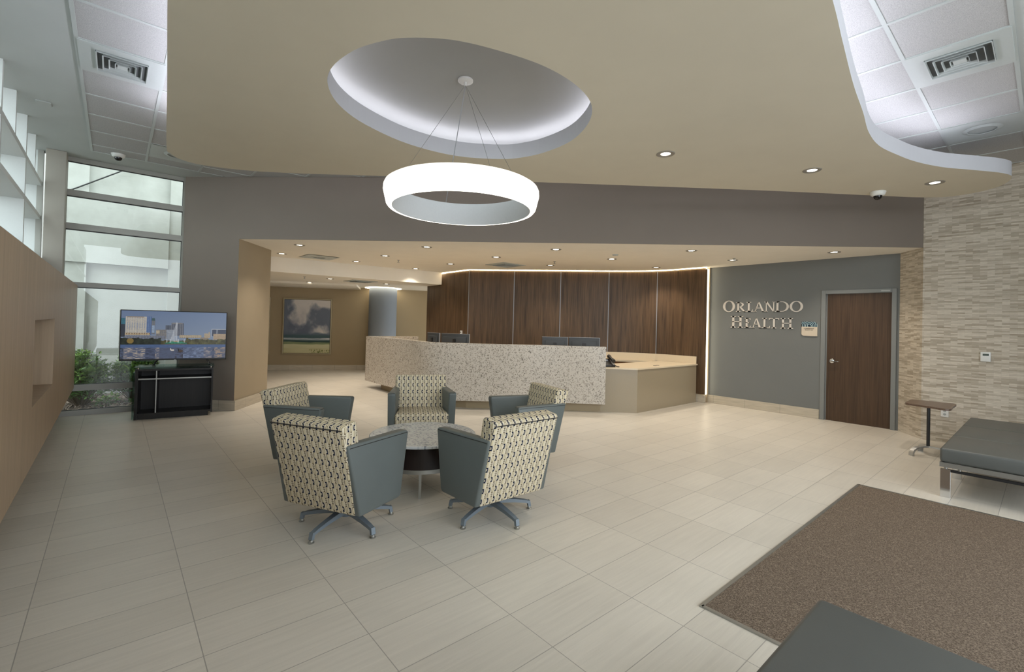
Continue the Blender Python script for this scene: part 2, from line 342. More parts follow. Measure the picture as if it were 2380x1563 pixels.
def copy_tree(src, loc, rotz, label, group=None):
    def cp(o, par):
        c = o.copy(); COL.objects.link(c)
        if par: c.parent = par
        for ch in [k for k in D.objects if k.parent == o]: cp(ch, c)
        return c
    r = cp(src, None); r.location = loc; r.rotation_euler = (0, 0, rotz); r['label'] = label
    if group: r['group'] = group
    return r
# ================================================================== SETTING
HA, HB = Vector((1.4515, 8.274)), Vector((8.590, 1.160))       # foot of the header wall
ZC, ZL = 2.683, 3.66                                            # alcove and lobby ceiling heights
bm = BM(); prism(bm, [(-.95, -4), (12, -4), (12, 17), (.9, 17), (.9, 9.06), (-.95, 9.06)], -.1, 0); struct(mesh('floor', bm, M['floor']))
# lobby ceiling with its tile field
bm = BM(); prism(bm, [(-1.1, -2.2), (9.4, -2.2), (9.4, 1.0), (8.62, 1.19), (1.46, 8.31), (.8, 9.1), (-1.1, 9.1)], ZL, ZL + .1); ceil = struct(mesh('ceiling', bm, M['white_paint']))
inside = lambda x, y: x + 1.0034 * y < 9.74
bm = BM(); prism(bm, [(-.29, .185), (8.57, .185), (8.57, 1.15), (1.45, 8.24), (1.28, 8.45), (-.29, 8.45)], ZL - .006, ZL + .02); mesh('tile_field', bm, M['ceiling_tile'], ceil)
bm = BM()
gx = [-.29] + [.285 + .634 * k for k in range(0, 14)]; gy = [8.45] + [8.11 - .611 * k for k in range(0, 13)] + [.185]
for x in gx:
    y1 = min(8.45, (9.70 - x) / 1.0034)
    if y1 > .2: box(bm, (x - .013, .185, ZL - .012), (x + .013, y1, ZL - .004))
for y in gy:
    x1 = min(8.57, 9.70 - 1.0034 * y)
    if x1 > -.2: box(bm, (-.29, y - .013, ZL - .0115), (x1, y + .013, ZL - .004))
mesh('ceiling_grid', bm, M['diffuser'], ceil)
# header wall and the deep corner pier on the left of the alcove
bm = BM(); dn = Vector((.706, .708)) * .012
prism(bm, [HA, HB, HB + dn, HA + dn], ZC, ZL, 0, [0, 1, 1, 1])
struct(mesh('wall_header', bm, [M['header_paint'], M['cream_paint']]))
bm = BM(); prism(bm, [(.80, 8.925), (1.4515, 8.274), (2.12, 9.18), (1.95, 9.9), (1.6, 15.2), (1.45, 15.2), (1.35, 11.6), (.86, 9.085)], 0, ZL, 0, [0, 1, 1, 1, 1, 1, 1, 1]); struct(mesh('wall_left_alcove', bm, [M['header_paint'], M['beige_paint']]))
bm = BM(); ribbon_wall(bm, [(.84, 8.87), (1.4515, 8.262), (2.13, 9.18)], 0, .155, .014, -1); struct(mesh('baseboard_pier', bm, M['skirting']))
# alcove ceiling, dropped band and lower ceiling behind
bm = BM(); prism(bm, [(1.46, 8.283), (8.599, 1.169), (9.3, 1.72), (9.3, 11), (6.1, 9.785), (2.236, 10.12), (1.3, 10.2)], ZC, ZC + .12); struct(mesh('ceiling_alcove', bm, M['alcove_paint']))
bm = BM(); prism(bm, [(1.3, 10.2), (2.236, 10.12), (6.1, 9.785), (6.1, 10.4), (1.3, 10.4)], 2.385, ZC + .1); struct(mesh('ceiling_band', bm, M['alcove_paint']))
bm = BM(); prism(bm, [(1.3, 10.25), (6.3, 10.0), (9.6, 10.6), (9.6, 12), (1, 16.3)], 2.388, 2.5); struct(mesh('ceiling_corridor', bm, M['alcove_paint']))
bw0, bwd = Vector((3.226, 14.179)), Vector((.8963, -.4436)); bwn = Vector((-.4436, -.8963))
P2 = lambda s, n=0.: bw0 + bwd * s + bwn * n
bm = BM(); prism(bm, [P2(-3, 1.55), P2(2.45, 1.55), P2(2.45, 0), P2(-3, 0)], 2.335, 2.40); struct(mesh('ceiling_step', bm, M['alcove_paint']))
bm = BM(); ribbon_wall(bm, [P2(-3), P2(8)], 0, 2.5, .15, 1); struct(mesh('wall_corridor', bm, M['back_paint']))
bm = BM(); ribbon_wall(bm, [P2(-3), P2(2.66)], 0, .15, .015, -1); struct(mesh('baseboard_corridor', bm, M['skirting']))
# grey wall with the door opening (face at x = 9)
bm = BM()
for lo, hi in (((9, 2.46, 0), (9.15, 5.6, ZC)), ((9, 1.40, 2.12), (9.15, 2.46, ZC)), ((9, 1.3, 0), (9.15, 1.54, 2.12))): box(bm, lo, hi)
struct(mesh('wall_right', bm, M['gray_paint']))
bm = BM(); ribbon_wall(bm, [(9.0, 2.505), (9.0, 4.43)], 0, .157, .014, 1); struct(mesh('baseboard_right', bm, M['skirting']))
# stone clad corner and wall
bm = BM(); ribbon_wall(bm, [(9.0, 1.478), (8.5815, 1.160), (8.575, -4)], 0, ZL, .3, 1); struct(mesh('wall_stone', bm, M['stone']))
bm = BM(); box(bm, (5.6, -2.3, 0), (9.4, -2.2, ZL)); struct(mesh('wall_daylight_block', bm, M['beige_paint']))  # unseen wall, added to hold back daylight from the right side
# walnut wall behind the desk: separate panels with metal strips between
seams = [(6.150, 10.55), (6.148, 8.687), (6.840, 7.902), (7.530, 7.115), (8.223, 6.320), (8.762, 5.460), (8.832, 4.412)]
wall_w = struct(empty('wall_walnut', (0, 0, 0)))
crv = {4: spline([(8.223, 6.32), (8.47, 6.0), (8.65, 5.72), (8.762, 5.46)], 4, False), 5: spline([(8.762, 5.46), (8.815, 5.2), (8.832, 4.85), (8.832, 4.412)], 4, False)}
full = []
for i in range(6):
    path = crv.get(i, [Vector(seams[i]), Vector(seams[i + 1])]); full += path if i == 0 else path[1:]
    bm = BM(); ribbon_wall(bm, path, .165, 2.645, .03, 1); uv = bm.loops.layers.uv.verify()
    for f in bm.faces:
        for lp in f.loops: lp[uv].uv.x += i * 3.37
    mesh('walnut_panel', bm, M['walnut'], wall_w)
    if i:
        s = Vector(seams[i]); t = (Vector(seams[i + 1]) - Vector(seams[i - 1])).normalized(); nrm = Vector((t.y, -t.x)); bm = BM()
        a = s + nrm * .006; ribbon_wall(bm, [a - t * .008, a + t * .008], .165, 2.65, .008, 1); mesh('metal_strip', bm, M['silver'], wall_w)
off = lambda path, d: [Vector((p.x - tt.y * d, p.y + tt.x * d)) for p, tt in ((path[i], (path[min(i + 1, len(path) - 1)] - path[max(i - 1, 0)]).normalized()) for i in range(len(path)))]
bm = BM(); ribbon_wall(bm, off(full, .12), 0, ZC, .05, 1); mesh('backing_wall', bm, M['beige_paint'], wall_w)
bm = BM(); ribbon_wall(bm, off(full, .01), 0, .157, .05, 1); mesh('baseboard', bm, M['skirting'], wall_w)
bm = BM(); ribbon_wall(bm, off(full, -.022), 2.668, 2.682, .03, 1); mesh('led_strip', bm, M['led_warm'], wall_w)
bm = BM(); box(bm, (8.868, 4.425, .165), (8.985, 4.455, 2.655)); mesh('led_edge_strip', bm, M['led_edge'], wall_w)
# left window wall, tan feature panel with niche, pillar
bm = BM(); box(bm, (-1.1, -4, 0), (-.80, 9.05, 2.17)); wl = struct(mesh('wall_left', bm, M['white_paint']))
bm = BM()
X0, X1 = -.78, -.40
for lo, hi in (((X0, -2, .405), (X1, 8.93, .82)), ((X0, -2, 1.405), (X1, 8.93, 1.845)), ((X0, -2, .82), (X1, 4.44, 1.405)), ((X0, 5.80, .82), (X1, 8.93, 1.405)), ((X0, 4.44, .82), (X0 + .04, 5.80, 1.405))): box(bm, lo, hi)
box_uv(bm); mesh('feature_panel', bm, M['tan_laminate'], wl)
bm = BM(); box(bm, (-.75, 8.775, 0), (-.548, 9.05, ZL), .006); struct(mesh('trim_1', bm, M['pillar']))
# window 1: clerestory on the left
w1 = struct(empty('window_1', (-.9, 5, 2.19)))
def loc(o): return o.location
bm = BM(); ox = -(-.9); oy = -5; oz = -2.19
def wb(b, lo, hi, bev=0): box(b, (lo[0] + .9, lo[1] - 5, lo[2] - 2.19), (hi[0] + .9, hi[1] - 5, hi[2] - 2.19), bev)
for z in (2.17, 2.715, 3.175): wb(bm, (-1.06, -4, z), (-.794, 9.0, z + .055))
for k in range(-4, 8):
    y = 8.995 - 1.5 * (k + 4) - .03
    if y > -4: wb(bm, (-1.06, y, 2.17), (-.7945, y + .06, ZL))
    y -= .75
    if y > -4: wb(bm, (-1.06, y, 3.2), (-.7945, y + .05, ZL))
mesh('window_frame', bm, M['frame_light'], w1)
bm = BM(); wb(bm, (-.84, 8.945, 2.15), (-.784, 9.05, ZL)); mesh('window_jamb', bm, M['frame_gray'], w1)
bm = BM()
for z in (2.225, 2.77): wb(bm, (-1.10, -4, z), (-1.065, 9.0, z + .03))
for k in range(1, 9):
    y = 9.0 - 1.5 * k
    wb(bm, (-1.10, y - .07, 2.2), (-1.062, y - .03, 3.19)); wb(bm, (-1.10, y + .03, 2.2), (-1.062, y + .07, 3.19))
mesh('window_sash', bm, M['black_frame'], w1)
bm = BM(); wb(bm, (-1.09, -4, 2.19), (-1.084, 9.0, ZL)); mesh('window_pane', bm, M['glass'], w1)
# window 2: tall window at the far left end
w2 = struct(empty('window_2', (.15, 9.0, 0)))
def w2b(b, lo, hi): box(b, (lo[0] - .15, lo[1] - 9, lo[2]), (hi[0] - .15, hi[1] - 9, hi[2]))
bm = BM()
for z0, z1 in ((3.60, ZL), (3.115, 3.20), (2.644, 2.729), (1.83, 1.898), (.351, .434), (0, .072)): w2b(bm, (-.56, 9.0, z0), (.80, 9.07, z1))
w2b(bm, (.782, 8.995, 0), (.845, 9.08, ZL)); w2b(bm, (-.60, 8.998, 0), (-.548, 9.08, ZL)); mesh('window_frame', bm, M['frame_gray'], w2)
bm = BM()
for z0, z1 in ((3.59, 3.602), (3.103, 3.117), (2.632, 2.646), (1.818, 1.832), (.432, .442), (.07, .08)): w2b(bm, (-.55, 9.03, z0), (.785, 9.05, z1))
w2b(bm, (.775, 9.03, .0), (.785, 9.05, ZL)); mesh('window_gasket', bm, M['black_frame'], w2)
for z0, z1 in ((3.2, 3.60), (2.729, 3.115), (1.898, 2.644), (.434, 1.83), (.072, .351)):
    bm = BM(); w2b(bm, (-.55, 9.036, z0), (.785, 9.042, z1)); mesh('window_pane', bm, M['glass'], w2)
# recessed door: frame and leaf
d1 = struct(empty('door_1', (9.0, 2.0, 0)))
bm = BM()
for lo, hi in (((-.018, .435, 0), (.09, .500, 2.155)), ((-.018, -.490, 0), (.09, -.430, 2.155)), ((-.018, -.430, 2.095), (.09, .435, 2.155))): box(bm, lo, hi, .003, 1)
box(bm, (.03, .415, 0), (.09, .436, 2.095)); mesh('door_frame', bm, M['door_frame'], d1)
bm = BM(); box(bm, (.028, -.428, .001), (.072, .418, 2.093)); box_uv(bm); leaf = mesh('door_leaf', bm, M['door_wood'], d1)
bm = BM(); lathe(bm, [(0, 0), (.034, 0), (.036, -.006), (.03, -.012), (.012, -.014), (.011, -.05), (0, -.052)], 24); bmesh.ops.rotate(bm, verts=bm.verts, matrix=Matrix.Rotation(PI / 2, 3, 'Y')); bmesh.ops.translate(bm, verts=bm.verts, vec=(.028, .345, .985))
bar(bm, [(-.022, .352, .985), (-.024, .32, .985), (-.02, .27, .983), (-.012, .245, .981)], [.016, .018, .014, .011], [.02, .018, .015, .013], (1, 0, 0)); mesh('door_handle', bm, M['chrome'], leaf, 40)
bm = BM(); box(bm, (-.022, -.41, 2.115), (-.018, -.30, 2.13)); mesh('door_label_plate', bm, M['steel'], d1)
# ------------------------------------------------------------------ floating ceiling soffit with oval dome
S0, S1 = 3.15, 3.28
outline = [(2.72, .73), (3.13, .79), (3.76, .88), (4.29, .94), (4.75, 1.0), (5.16, 1.01), (5.53, .95), (5.9, .86), (6.27, .71), (6.61, .5), (6.9, .33), (7.14, .27), (7.45, .35), (7.63, .53), (7.67, .80), (7.49, 1.04), (7.1, 1.35), (6.0, 2.18), (5.0, 2.97), (3.78, 3.95), (2.92, 4.62), (2.18, 5.21), (1.68, 5.63), (1.22, 5.97), (.9, 6.13), (.66, 6.19), (.5, 6.14), (.4, 6.0), (.35, 5.76), (.25, 4.25), (.17, 3.09), (.10, 1.9), (.12, 1.0), (.35, .55), (.9, .48), (1.7, .6)]
hole = [(1.12, 3.4), (1.06, 3.15), (1.09, 2.86), (1.18, 2.64), (1.28, 2.5), (1.48, 2.34), (1.73, 2.24), (2.05, 2.165), (2.36, 2.17), (2.64, 2.25), (2.85, 2.40), (3.02, 2.63), (3.13, 2.9), (3.15, 3.2), (3.1, 3.45), (2.96, 3.68), (2.58, 3.93), (2.08, 3.99), (1.6, 3.86), (1.3, 3.66)]
O_, H_ = spline(outline, 6), spline(hole, 5)
def holed(z, mi):
    a = [bm.verts.new((p.x, p.y, z)) for p in O_]; b = [bm.verts.new((p.x, p.y, z)) for p in H_]
    es = [bm.edges.new((a[i], a[(i + 1) % len(a)])) for i in range(len(a))] + [bm.edges.new((b[i], b[(i + 1) % len(b)])) for i in range(len(b))]
    r = bmesh.ops.triangle_fill(bm, edges=es, use_beauty=True, use_dissolve=False)
    for f in [g for g in r['geom'] if isinstance(g, bmesh.types.BMFace)]: f.material_index = mi
    return a, b
bm = BM(); a0, b0 = holed(S0, 0); a1, b1 = holed(S1 + .02, 1)
for u, v in ((a0, a1), (b0, b1)):
    for i in range(len(u)): f = bm.faces.new([u[i], u[(i + 1) % len(u)], v[(i + 1) % len(u)], v[i]]); f.material_index = 1
soffit = struct(mesh('ceiling_soffit', bm, [M['cream_paint'], M['edge_paint']]))
cx, cyy = 2.116, 3.116
def scaled(k, z): return [(cx + (p.x - cx) * k, cyy + (p.y - cyy) * k, z) for p in H_]
bm = BM(); rings = [[bm.verts.new(q) for q in scaled(k, z)] for k, z in ((1.28, 3.30), (1.28, 3.36), (1.22, 3.41), (1.1, 3.432), (.9, 3.44), (.5, 3.442))]
for a, b in zip(rings, rings[1:]):
    for i in range(len(a)): bm.faces.new([a[i], a[(i + 1) % len(a)], b[(i + 1) % len(a)], b[i]])
bm.faces.new(rings[-1]); mesh('dome', bm, M['dome_paint'], soffit, 60)
bm = BM(); rings = [[bm.verts.new(q) for q in scaled(k, z)] for k, z in ((1.10, 3.302), (1.10, 3.315), (1.13, 3.315), (1.13, 3.302))]
for a, b in zip(rings, rings[1:]):
    for i in range(len(a)): bm.faces.new([a[i], a[(i + 1) % len(a)], b[(i + 1) % len(a)], b[i]])
mesh('dome_led', bm, M['led_dome'], soffit)
inset = []
for i, p in enumerate(O_):
    t = (O_[(i + 1) % len(O_)] - O_[i - 1]).normalized(); inset.append(p + Vector((-t.y, t.x)) * .13)
def strip_led(i0, i1):
    bm = BM(); ribbon_wall(bm, inset[i0:i1], S1 + .022, S1 + .036, .03, 1); mesh('cove_led', bm, M['led_white'], soffit)
strip_led(0, 54); strip_led(114, 196)
# ------------------------------------------------------------------ carpet let into the floor
bm = BM(); box(bm, (2.395, -3.0, .0), (5.452, 1.176, .006)); mat_o = tag(mesh('entrance_mat', bm, M['carpet']), 'large brown woven entrance mat let into the pale tile floor', 'mat')
bm = BM()
for lo, hi in (((2.375, 1.172, 0), (5.47, 1.192, .008)), ((2.377, -3, 0), (2.397, 1.18, .008)), ((5.45, -3, 0), (5.47, 1.18, .008))): box(bm, lo, hi)
mesh('edge_strip', bm, M['steel'], mat_o)
# ================================================================== THINGS
# ---- swivel chairs
def make_chair():
    root = empty('swivel_chair', (0, 0, 0))
    fr = lambda z: -.258 - .166 * (z - .19) / .625          # rear face of the back at height z
    bm = BM(); hexa(bm, [(fr(.19), -.293, .19), (fr(.19) + .12, -.285, .20), (fr(.19) + .12, .285, .20), (fr(.19), .293, .19)],
                    [(fr(.80) , -.302, .80), (fr(.80) + .14, -.300, .822), (fr(.80) + .14, .300, .822), (fr(.80), .302, .80)], .022, 4); box_uv(bm); bk = mesh('backrest', bm, M['fabric'], root, True)
    bm = BM(); z = .775; pts = [(fr(z) - .002, y, z) for y in (-.29, .29)]; tube(bm, [pts[0], pts[1]], .0035, 6); mesh('piping', bm, M['black_plastic'], bk)
    bm = BM(); hexa(bm, [(-.24, -.245, .225), (.155, -.290, .225), (.155, .290, .225), (-.24, .245, .225)], [(-.27, -.245, .455), (.19, -.298, .44), (.19, .298, .44), (-.27, .245, .455)], .028, 4); box_uv(bm); mesh('seat', bm, M['fabric'], root, True)
    for s in (1, -1):
        prof = [(fr(.20) + .006, .195), (.115, .208), (.132, .228), (.195, .655), (.185, .674), (fr(.675) + .01, .676)]
        bm = BM(); lay = []
        for k in (0, 1):
            row = []
            for (f, z) in prof:
                tt = (f + .37) / .565; yo = .312 + .064 * tt; yi = yo - (.072 + .012 * tt); row.append(bm.verts.new((f, s * (yo if k else yi), z)))
            lay.append(row)
        n = len(prof); bm.faces.new(lay[0]); bm.faces.new(lay[1][::-1])
        for i in range(n): bm.faces.new([lay[0][i], lay[0][(i + 1) % n], lay[1][(i + 1) % n], lay[1][i]])
        bmesh.ops.recalc_face_normals(bm, faces=bm.faces); bmesh.ops.bevel(bm, geom=bm.edges[:], offset=.014, segments=3, profile=.5, affect='EDGES'); arm = mesh('armrest', bm, M['leather'], root, True)
        bm = BM(); y_ = lambda f: s * (.312 + .064 * (f + .37) / .565 + .0005); tube(bm, [(f, y_(f), .658) for f in (-.36, -.1, .18)], .0022, 5); mesh('seam_stitch', bm, M['black_plastic'], arm)
    bm = BM(); box(bm, (-.2, -.2, .175), (.12, .2, .23)); mesh('swivel_plate', bm, M['black_plastic'], root)
    bm = BM(); lathe(bm, [(0, .06), (.034, .06), (.034, .13), (.028, .135), (.028, .18), (0, .18)], 20); mesh('swivel_column', bm, M['cast_gray'], root, 40)
    return root
def add_legs(root, a0):
    for k in range(5):
        a = a0 + 2 * PI * k / 5; c, s = math.cos(a), math.sin(a); bm = BM()
        bar(bm, [(c * r, s * r, z) for r, z in ((.02, .100), (.10, .096), (.20, .082), (.285, .066), (.322, .055))], [.052, .046, .038, .033, .030], [.034, .032, .026, .022, .020])
        bar(bm, [(c * .318, s * .318, .066), (c * .327, s * .327, .022)], .03, .022, (c, s, 0.1)); lg = mesh('leg', bm, M['cast_gray'], root)
        bm = BM(); lathe(bm, [(0, 0), (.019, 0), (.021, .006), (.015, .010), (.014, .022), (0, .022)], 16, (c * .327, s * .327, 0)); mesh('glide', bm, M['steel'], lg, 40)
R_ = math.radians
ch = make_chair(); add_legs(ch, R_(136) - R_(28.4))
ch.location = (1.302, 3.279, 0); ch.rotation_euler = (0, 0, R_(28.4))
G = 'chain patterned swivel chairs round the marble table'
tag(ch, 'swivel chair nearest on the left, its patterned back turned to the viewer', 'chair', G)
copy_tree(ch, (2.232, 2.795, 0), R_(88.6), 'swivel chair nearest on the right, its patterned back turned to the viewer', G)
copy_tree(ch, (2.702, 4.692, 0), R_(242.8), 'swivel chair facing the viewer across the marble table, in front of the granite desk', G)
copy_tree(ch, (1.517, 4.566, 0), R_(315.8), 'far left swivel chair facing right, half hidden behind the nearest left chair', G)
copy_tree(ch, (3.199, 3.570, 0), R_(164.5), 'far right swivel chair facing left, half hidden behind the nearest right chair', G)
# ---- marble drum table
tb = tag(empty('coffee_table', (2.135, 3.66, 0)), 'round marble topped drum table in the middle of the swivel chairs', 'table')
bm = BM(); lathe(bm, [(0, .438), (.462, .438), (.467, .443), (.467, .456), (.460, .462), (0, .462)], 96)
uv = bm.loops.layers.uv.verify()
for f in bm.faces:
    for lp in f.loops: lp[uv].uv = (lp.vert.co.x, lp.vert.co.y)
mesh('tabletop', bm, M['marble'], tb, 40)
bm = BM(); lathe(bm, [(0, .238), (.36, .238), (.36, .438), (0, .438)], 64); uv = bm.loops.layers.uv.verify()
for f in bm.faces:
    for lp in f.loops: lp[uv].uv = (math.atan2(lp.vert.co.y, lp.vert.co.x) * .36, lp.vert.co.z)
mesh('drum', bm, M['table_wood'], tb, 40)
bm = BM(); lathe(bm, [(.33, .205), (.362, .205), (.362, .238), (.33, .238)], 64, closed=True); mesh('metal_band', bm, M['steel'], tb, 40)
for k in range(4):
    a = R_(237) + k * PI / 2; bm = BM(); tt = Matrix.Rotation(a, 4, 'Z'); box(bm, (.325, -.011, 0), (.350, .011, .21), mtx=tt); mesh('leg', bm, M['steel'], tb)
# ---- pendant ring
pd = tag(empty('pendant_light', (2.116, 3.116, 3.44)), 'glowing white ring pendant hanging under the oval ceiling dome', 'pendant light')
Zr = 2.372 - 3.44
def ring_profile(pts): return [(r, z + Zr) for r, z in pts]
bm = BM(); lathe(bm, ring_profile([(.556, .0), (.585, .004), (.598, .02), (.622, .12), (.620, .150), (.575, .150), (.556, .02)]), 96, closed=True); mesh('diffuser_ring', bm, M['pendant_glow'], pd, 60)
bm = BM(); lathe(bm, ring_profile([(.620, .151), (.612, .172), (.590, .186), (.567, .186), (.567, .151)]), 96, closed=True); mesh('top_cap', bm, M['pendant_cap'], pd, 60)
bm = BM(); lathe(bm, ring_profile([(.555, .004), (.553, .0), (.548, .002), (.538, .175), (.548, .195), (.56, .196), (.566, .184), (.556, .02)]), 96, closed=True); mesh('inner_ring', bm, flat('grey_ring_lining', srgb(222, 226, 228), .6), pd, 50)
bm = BM(); lathe(bm, [(0, 0), (.062, 0), (.062, -.012), (.055, -.018), (.012, -.02), (.010, -.05), (0, -.05)], 32); mesh('canopy', bm, M['white_plastic'], pd, 40)
ringdir = lambda th: (math.sin(th) * .758 - math.cos(th) * .562, -math.sin(th) * .652 - math.cos(th) * .827)
for a in (-52, 20, 39):
    c, s = ringdir(R_(a)); bm = BM(); tube(bm, [(.004 * c, .004 * s, -.048), (.552 * c, .552 * s, Zr + .19)], .0014, 6); mesh('suspension_cable', bm, M['steel'], pd)
bm = BM(); c, s = ringdir(R_(196)); tube(bm, [(.003, .003, -.048), (.552 * c, .552 * s, Zr + .19)], .0036, 6); mesh('power_cord', bm, M['silver'], pd)
# ---- downlights
def make_downlight():
    root = empty('downlight', (0, 0, 0)); bm = BM(); lathe(bm, [(.044, .002), (.048, -.003), (.082, -.006), (.088, -.001), (.088, .004), (.044, .004)], 28, closed=True); mesh('trim_ring', bm, M['trim_metal'], root, 40)
    bm = BM(); lathe(bm, [(0, .003), (.046, .003), (.046, .0), (0, -.001)], 24); mesh('lens', bm, M['lens'], root, 40)
    ld = D.lights.new('downlight_lamp', 'SPOT'); ld.energy = K['spot']; ld.color = (1, .89, .76); ld.spot_size = R_(118); ld.spot_blend = .9; ld.shadow_soft_size = .05
    l = D.objects.new('lamp', ld); COL.objects.link(l); l.parent = root; l.location = (0, 0, -.03); return root
DL = make_downlight(); first = [True]
def downlight(x, y, z, label, group, kw=None):
    if first[0]: DL.location = (x, y, z); tag(DL, label, 'downlight', group); first[0] = False; return DL
    return copy_tree(DL, (x, y, z), 0, label, group)
ordn = ['leftmost', 'second from the left', 'third from the left', 'fourth from the left', 'rightmost']
g = 'recessed downlights in the alcove ceiling'
for k, (x, y) in enumerate([(2.305, 8.147), (3.84, 6.645), (5.372, 5.20), (6.831, 3.668), (8.30, 2.15)]): downlight(x, y, ZC, 'round recessed downlight, %s in the row nearest the header wall' % ordn[k], g)
for k, (x, y) in enumerate([(2.38, 9.513), (3.837, 8.17), (5.294, 6.645), (6.80, 5.176), (8.21, 3.638)]): downlight(x, y, ZC, 'round recessed downlight, %s in the middle row of the alcove ceiling' % ordn[k], g)
for k, (x, y) in enumerate([(3.80, 9.447), (5.306, 8.186), (6.742, 6.676), (8.307, 5.212)]): downlight(x, y, ZC, 'round recessed downlight, %s in the row closest to the walnut wall' % (ordn[k] if k < 3 else 'rightmost'), g)
downlight(5.265, 9.587, ZC, 'round recessed downlight near the dropped ceiling band, left of the walnut wall corner', g)
for k, (x, y) in enumerate([(3.733, 12.226), (3.717, 10.731), (5.169, 10.887)]): downlight(x, y, 2.386, 'round recessed downlight in the low corridor ceiling, %s' % ('the one nearest the painting', 'between the painting and the band', 'just left of the blue column')[k], 'recessed downlights in the corridor ceiling')
for k, (x, y) in enumerate([(4.01, 2.44), (5.49, 1.63), (6.86, .84)]): downlight(x, y, S0, 'round recessed downlight in the cream floating soffit, %s' % ('left of its row of three', 'middle of its row of three', 'right of its row of three')[k], 'recessed downlights in the floating soffit')
# ---- sprinklers
def make_sprinkler():
    bm = BM(); lathe(bm, [(0, 0), (.026, 0), (.026, -.006), (.008, -.01), (.008, -.04), (.026, -.044), (.026, -.048), (0, -.05)], 16); return mesh('sprinkler_head', bm, M['steel'], None, 40)
sp = make_sprinkler(); gs = 'ceiling sprinkler heads'
sp.location = (4.292, 8.527, ZC); tag(sp, 'small sprinkler head in the alcove ceiling above the left end of the desk', 'sprinkler', gs)
copy_tree(sp, (6.38, 6.204, ZC), 0, 'small sprinkler head in the alcove ceiling, right of the square vent over the desk', gs)
copy_tree(sp, (8.03, 3.534, ZC), 0, 'small sprinkler head beside a downlight above the metal wall lettering', gs)
copy_tree(sp, (3.159, 10.714, 2.386), 0, 'small sprinkler head in the low corridor ceiling above the landscape painting', gs)
# ---- ceiling vents
def louver_vent(name, cxy, sx, sy, z, rotz, label, open_=True):
    root = tag(empty(name, (cxy[0], cxy[1], z), rotz), label, 'vent', 'square ceiling air vents'); bm = BM(); hx, hy = sx / 2, sy / 2; ix = hx * .62; iy = hy * .66
    for lo, hi in (((-hx, -hy, -.012), (-ix, hy, 0)), ((ix, -hy, -.012), (hx, hy, 0)), ((-ix, -hy, -.012), (ix, -iy, 0)), ((-ix, iy, -.012), (ix, hy, 0))): box(bm, lo, hi)
    mesh('panel', bm, M['diffuser'], root); bm = BM(); box(bm, (-ix, -iy, -.003), (ix, iy, -.0005)); mesh('duct_shade', bm, M['vent_dark'], root)  # flat dark plate, its colour stands in for the shade behind the louvers
    for k in range(4):
        a, b = ix * (1 - k * .235), iy * (1 - k * .235); c, d = a - .010, b - .010; bm = BM()
        lo = [(-a, -b, -.026), (a, -b, -.026), (a, b, -.026), (-a, b, -.026)]; up = [(-c, -d, -.004), (c, -d, -.004), (c, d, -.004), (-c, d, -.004)]
        v0 = [bm.verts.new(p) for p in lo]; v1 = [bm.verts.new(p) for p in up]; v2 = [bm.verts.new((p[0] * .97, p[1] * .97, p[2])) for p in lo]
        for i in range(4): bm.faces.new([v0[i], v0[(i + 1) % 4], v1[(i + 1) % 4], v1[i]]); bm.faces.new([v2[i], v2[(i + 1) % 4], v1[(i + 1) % 4], v1[i]]); bm.faces.new([v0[i], v0[(i + 1) % 4], v2[(i + 1) % 4], v2[i]])
        mesh('louver', bm, M['diffuser'], root)
    bm = BM(); box(bm, (-ix * .2, -iy * .2, -.022), (ix * .2, iy * .2, -.016)); mesh('centre_plate', bm, M['diffuser'], root)
    return root
ZV = ZL - .006
louver_vent('ceiling_vent', (-.003, 5.358), .566, .60, ZV, 0, 'square louvered vent in the left strip of white ceiling tiles')
louver_vent('ceiling_vent', (5.025, .478), .62, .58, ZV, 0, 'square louvered vent in the right strip of white ceiling tiles')
louver_vent('ceiling_vent', (6.122, 7.363), .6, .6, ZC + .002, 0, 'square louvered vent in the alcove ceiling above the desk')
louver_vent('ceiling_vent', (4.444, 10.751), .6, .6, 2.39, 0, 'square louvered vent in the low corridor ceiling beside the column')
def cone_vent(cxy, s, z, label):
    root = tag(empty('ceiling_vent', (cxy[0], cxy[1], z)), label, 'vent', 'ceiling vents with a round hollow'); h = s / 2
    bm = BM(); seg = 32; pr = [(.20, -.012), (.17, -.004), (.10, -.003), (0, -.003)]
    sq = []
    for i in range(seg):
        a = 2 * PI * i / seg; c, s_ = math.cos(a), math.sin(a); k = h / max(abs(c), abs(s_)); sq.append(bm.verts.new((c * k, s_ * k, -.010)))
    prev = sq
    for r, zz in pr[:-1]:
        ring = [bm.verts.new((r * math.cos(2 * PI * i / seg), r * math.sin(2 * PI * i / seg), zz)) for i in range(seg)]
        for i in range(seg): bm.faces.new([prev[i], prev[(i + 1) % seg], ring[(i + 1) % seg], ring[i]])
        prev = ring
    bm.faces.new(prev); mesh('panel', bm, M['diffuser'], root, 50)
    bm = BM(); lathe(bm, [(.115, -.016), (.155, -.004), (.150, -.002), (.110, -.012)], 32, closed=True); mesh('cone', bm, M['diffuser'], root, 40); return root
cone_vent((6.91, .478), .60, ZV, 'metal vent panel with a round hollow, near the stone wall')
cone_vent((.60, 7.80), .60, ZV, 'grey vent panel peeking out left of the cream soffit')
cone_vent((3.038, 9.412), .60, ZC + .002, 'plain vent panel in the alcove ceiling near the beige pier')
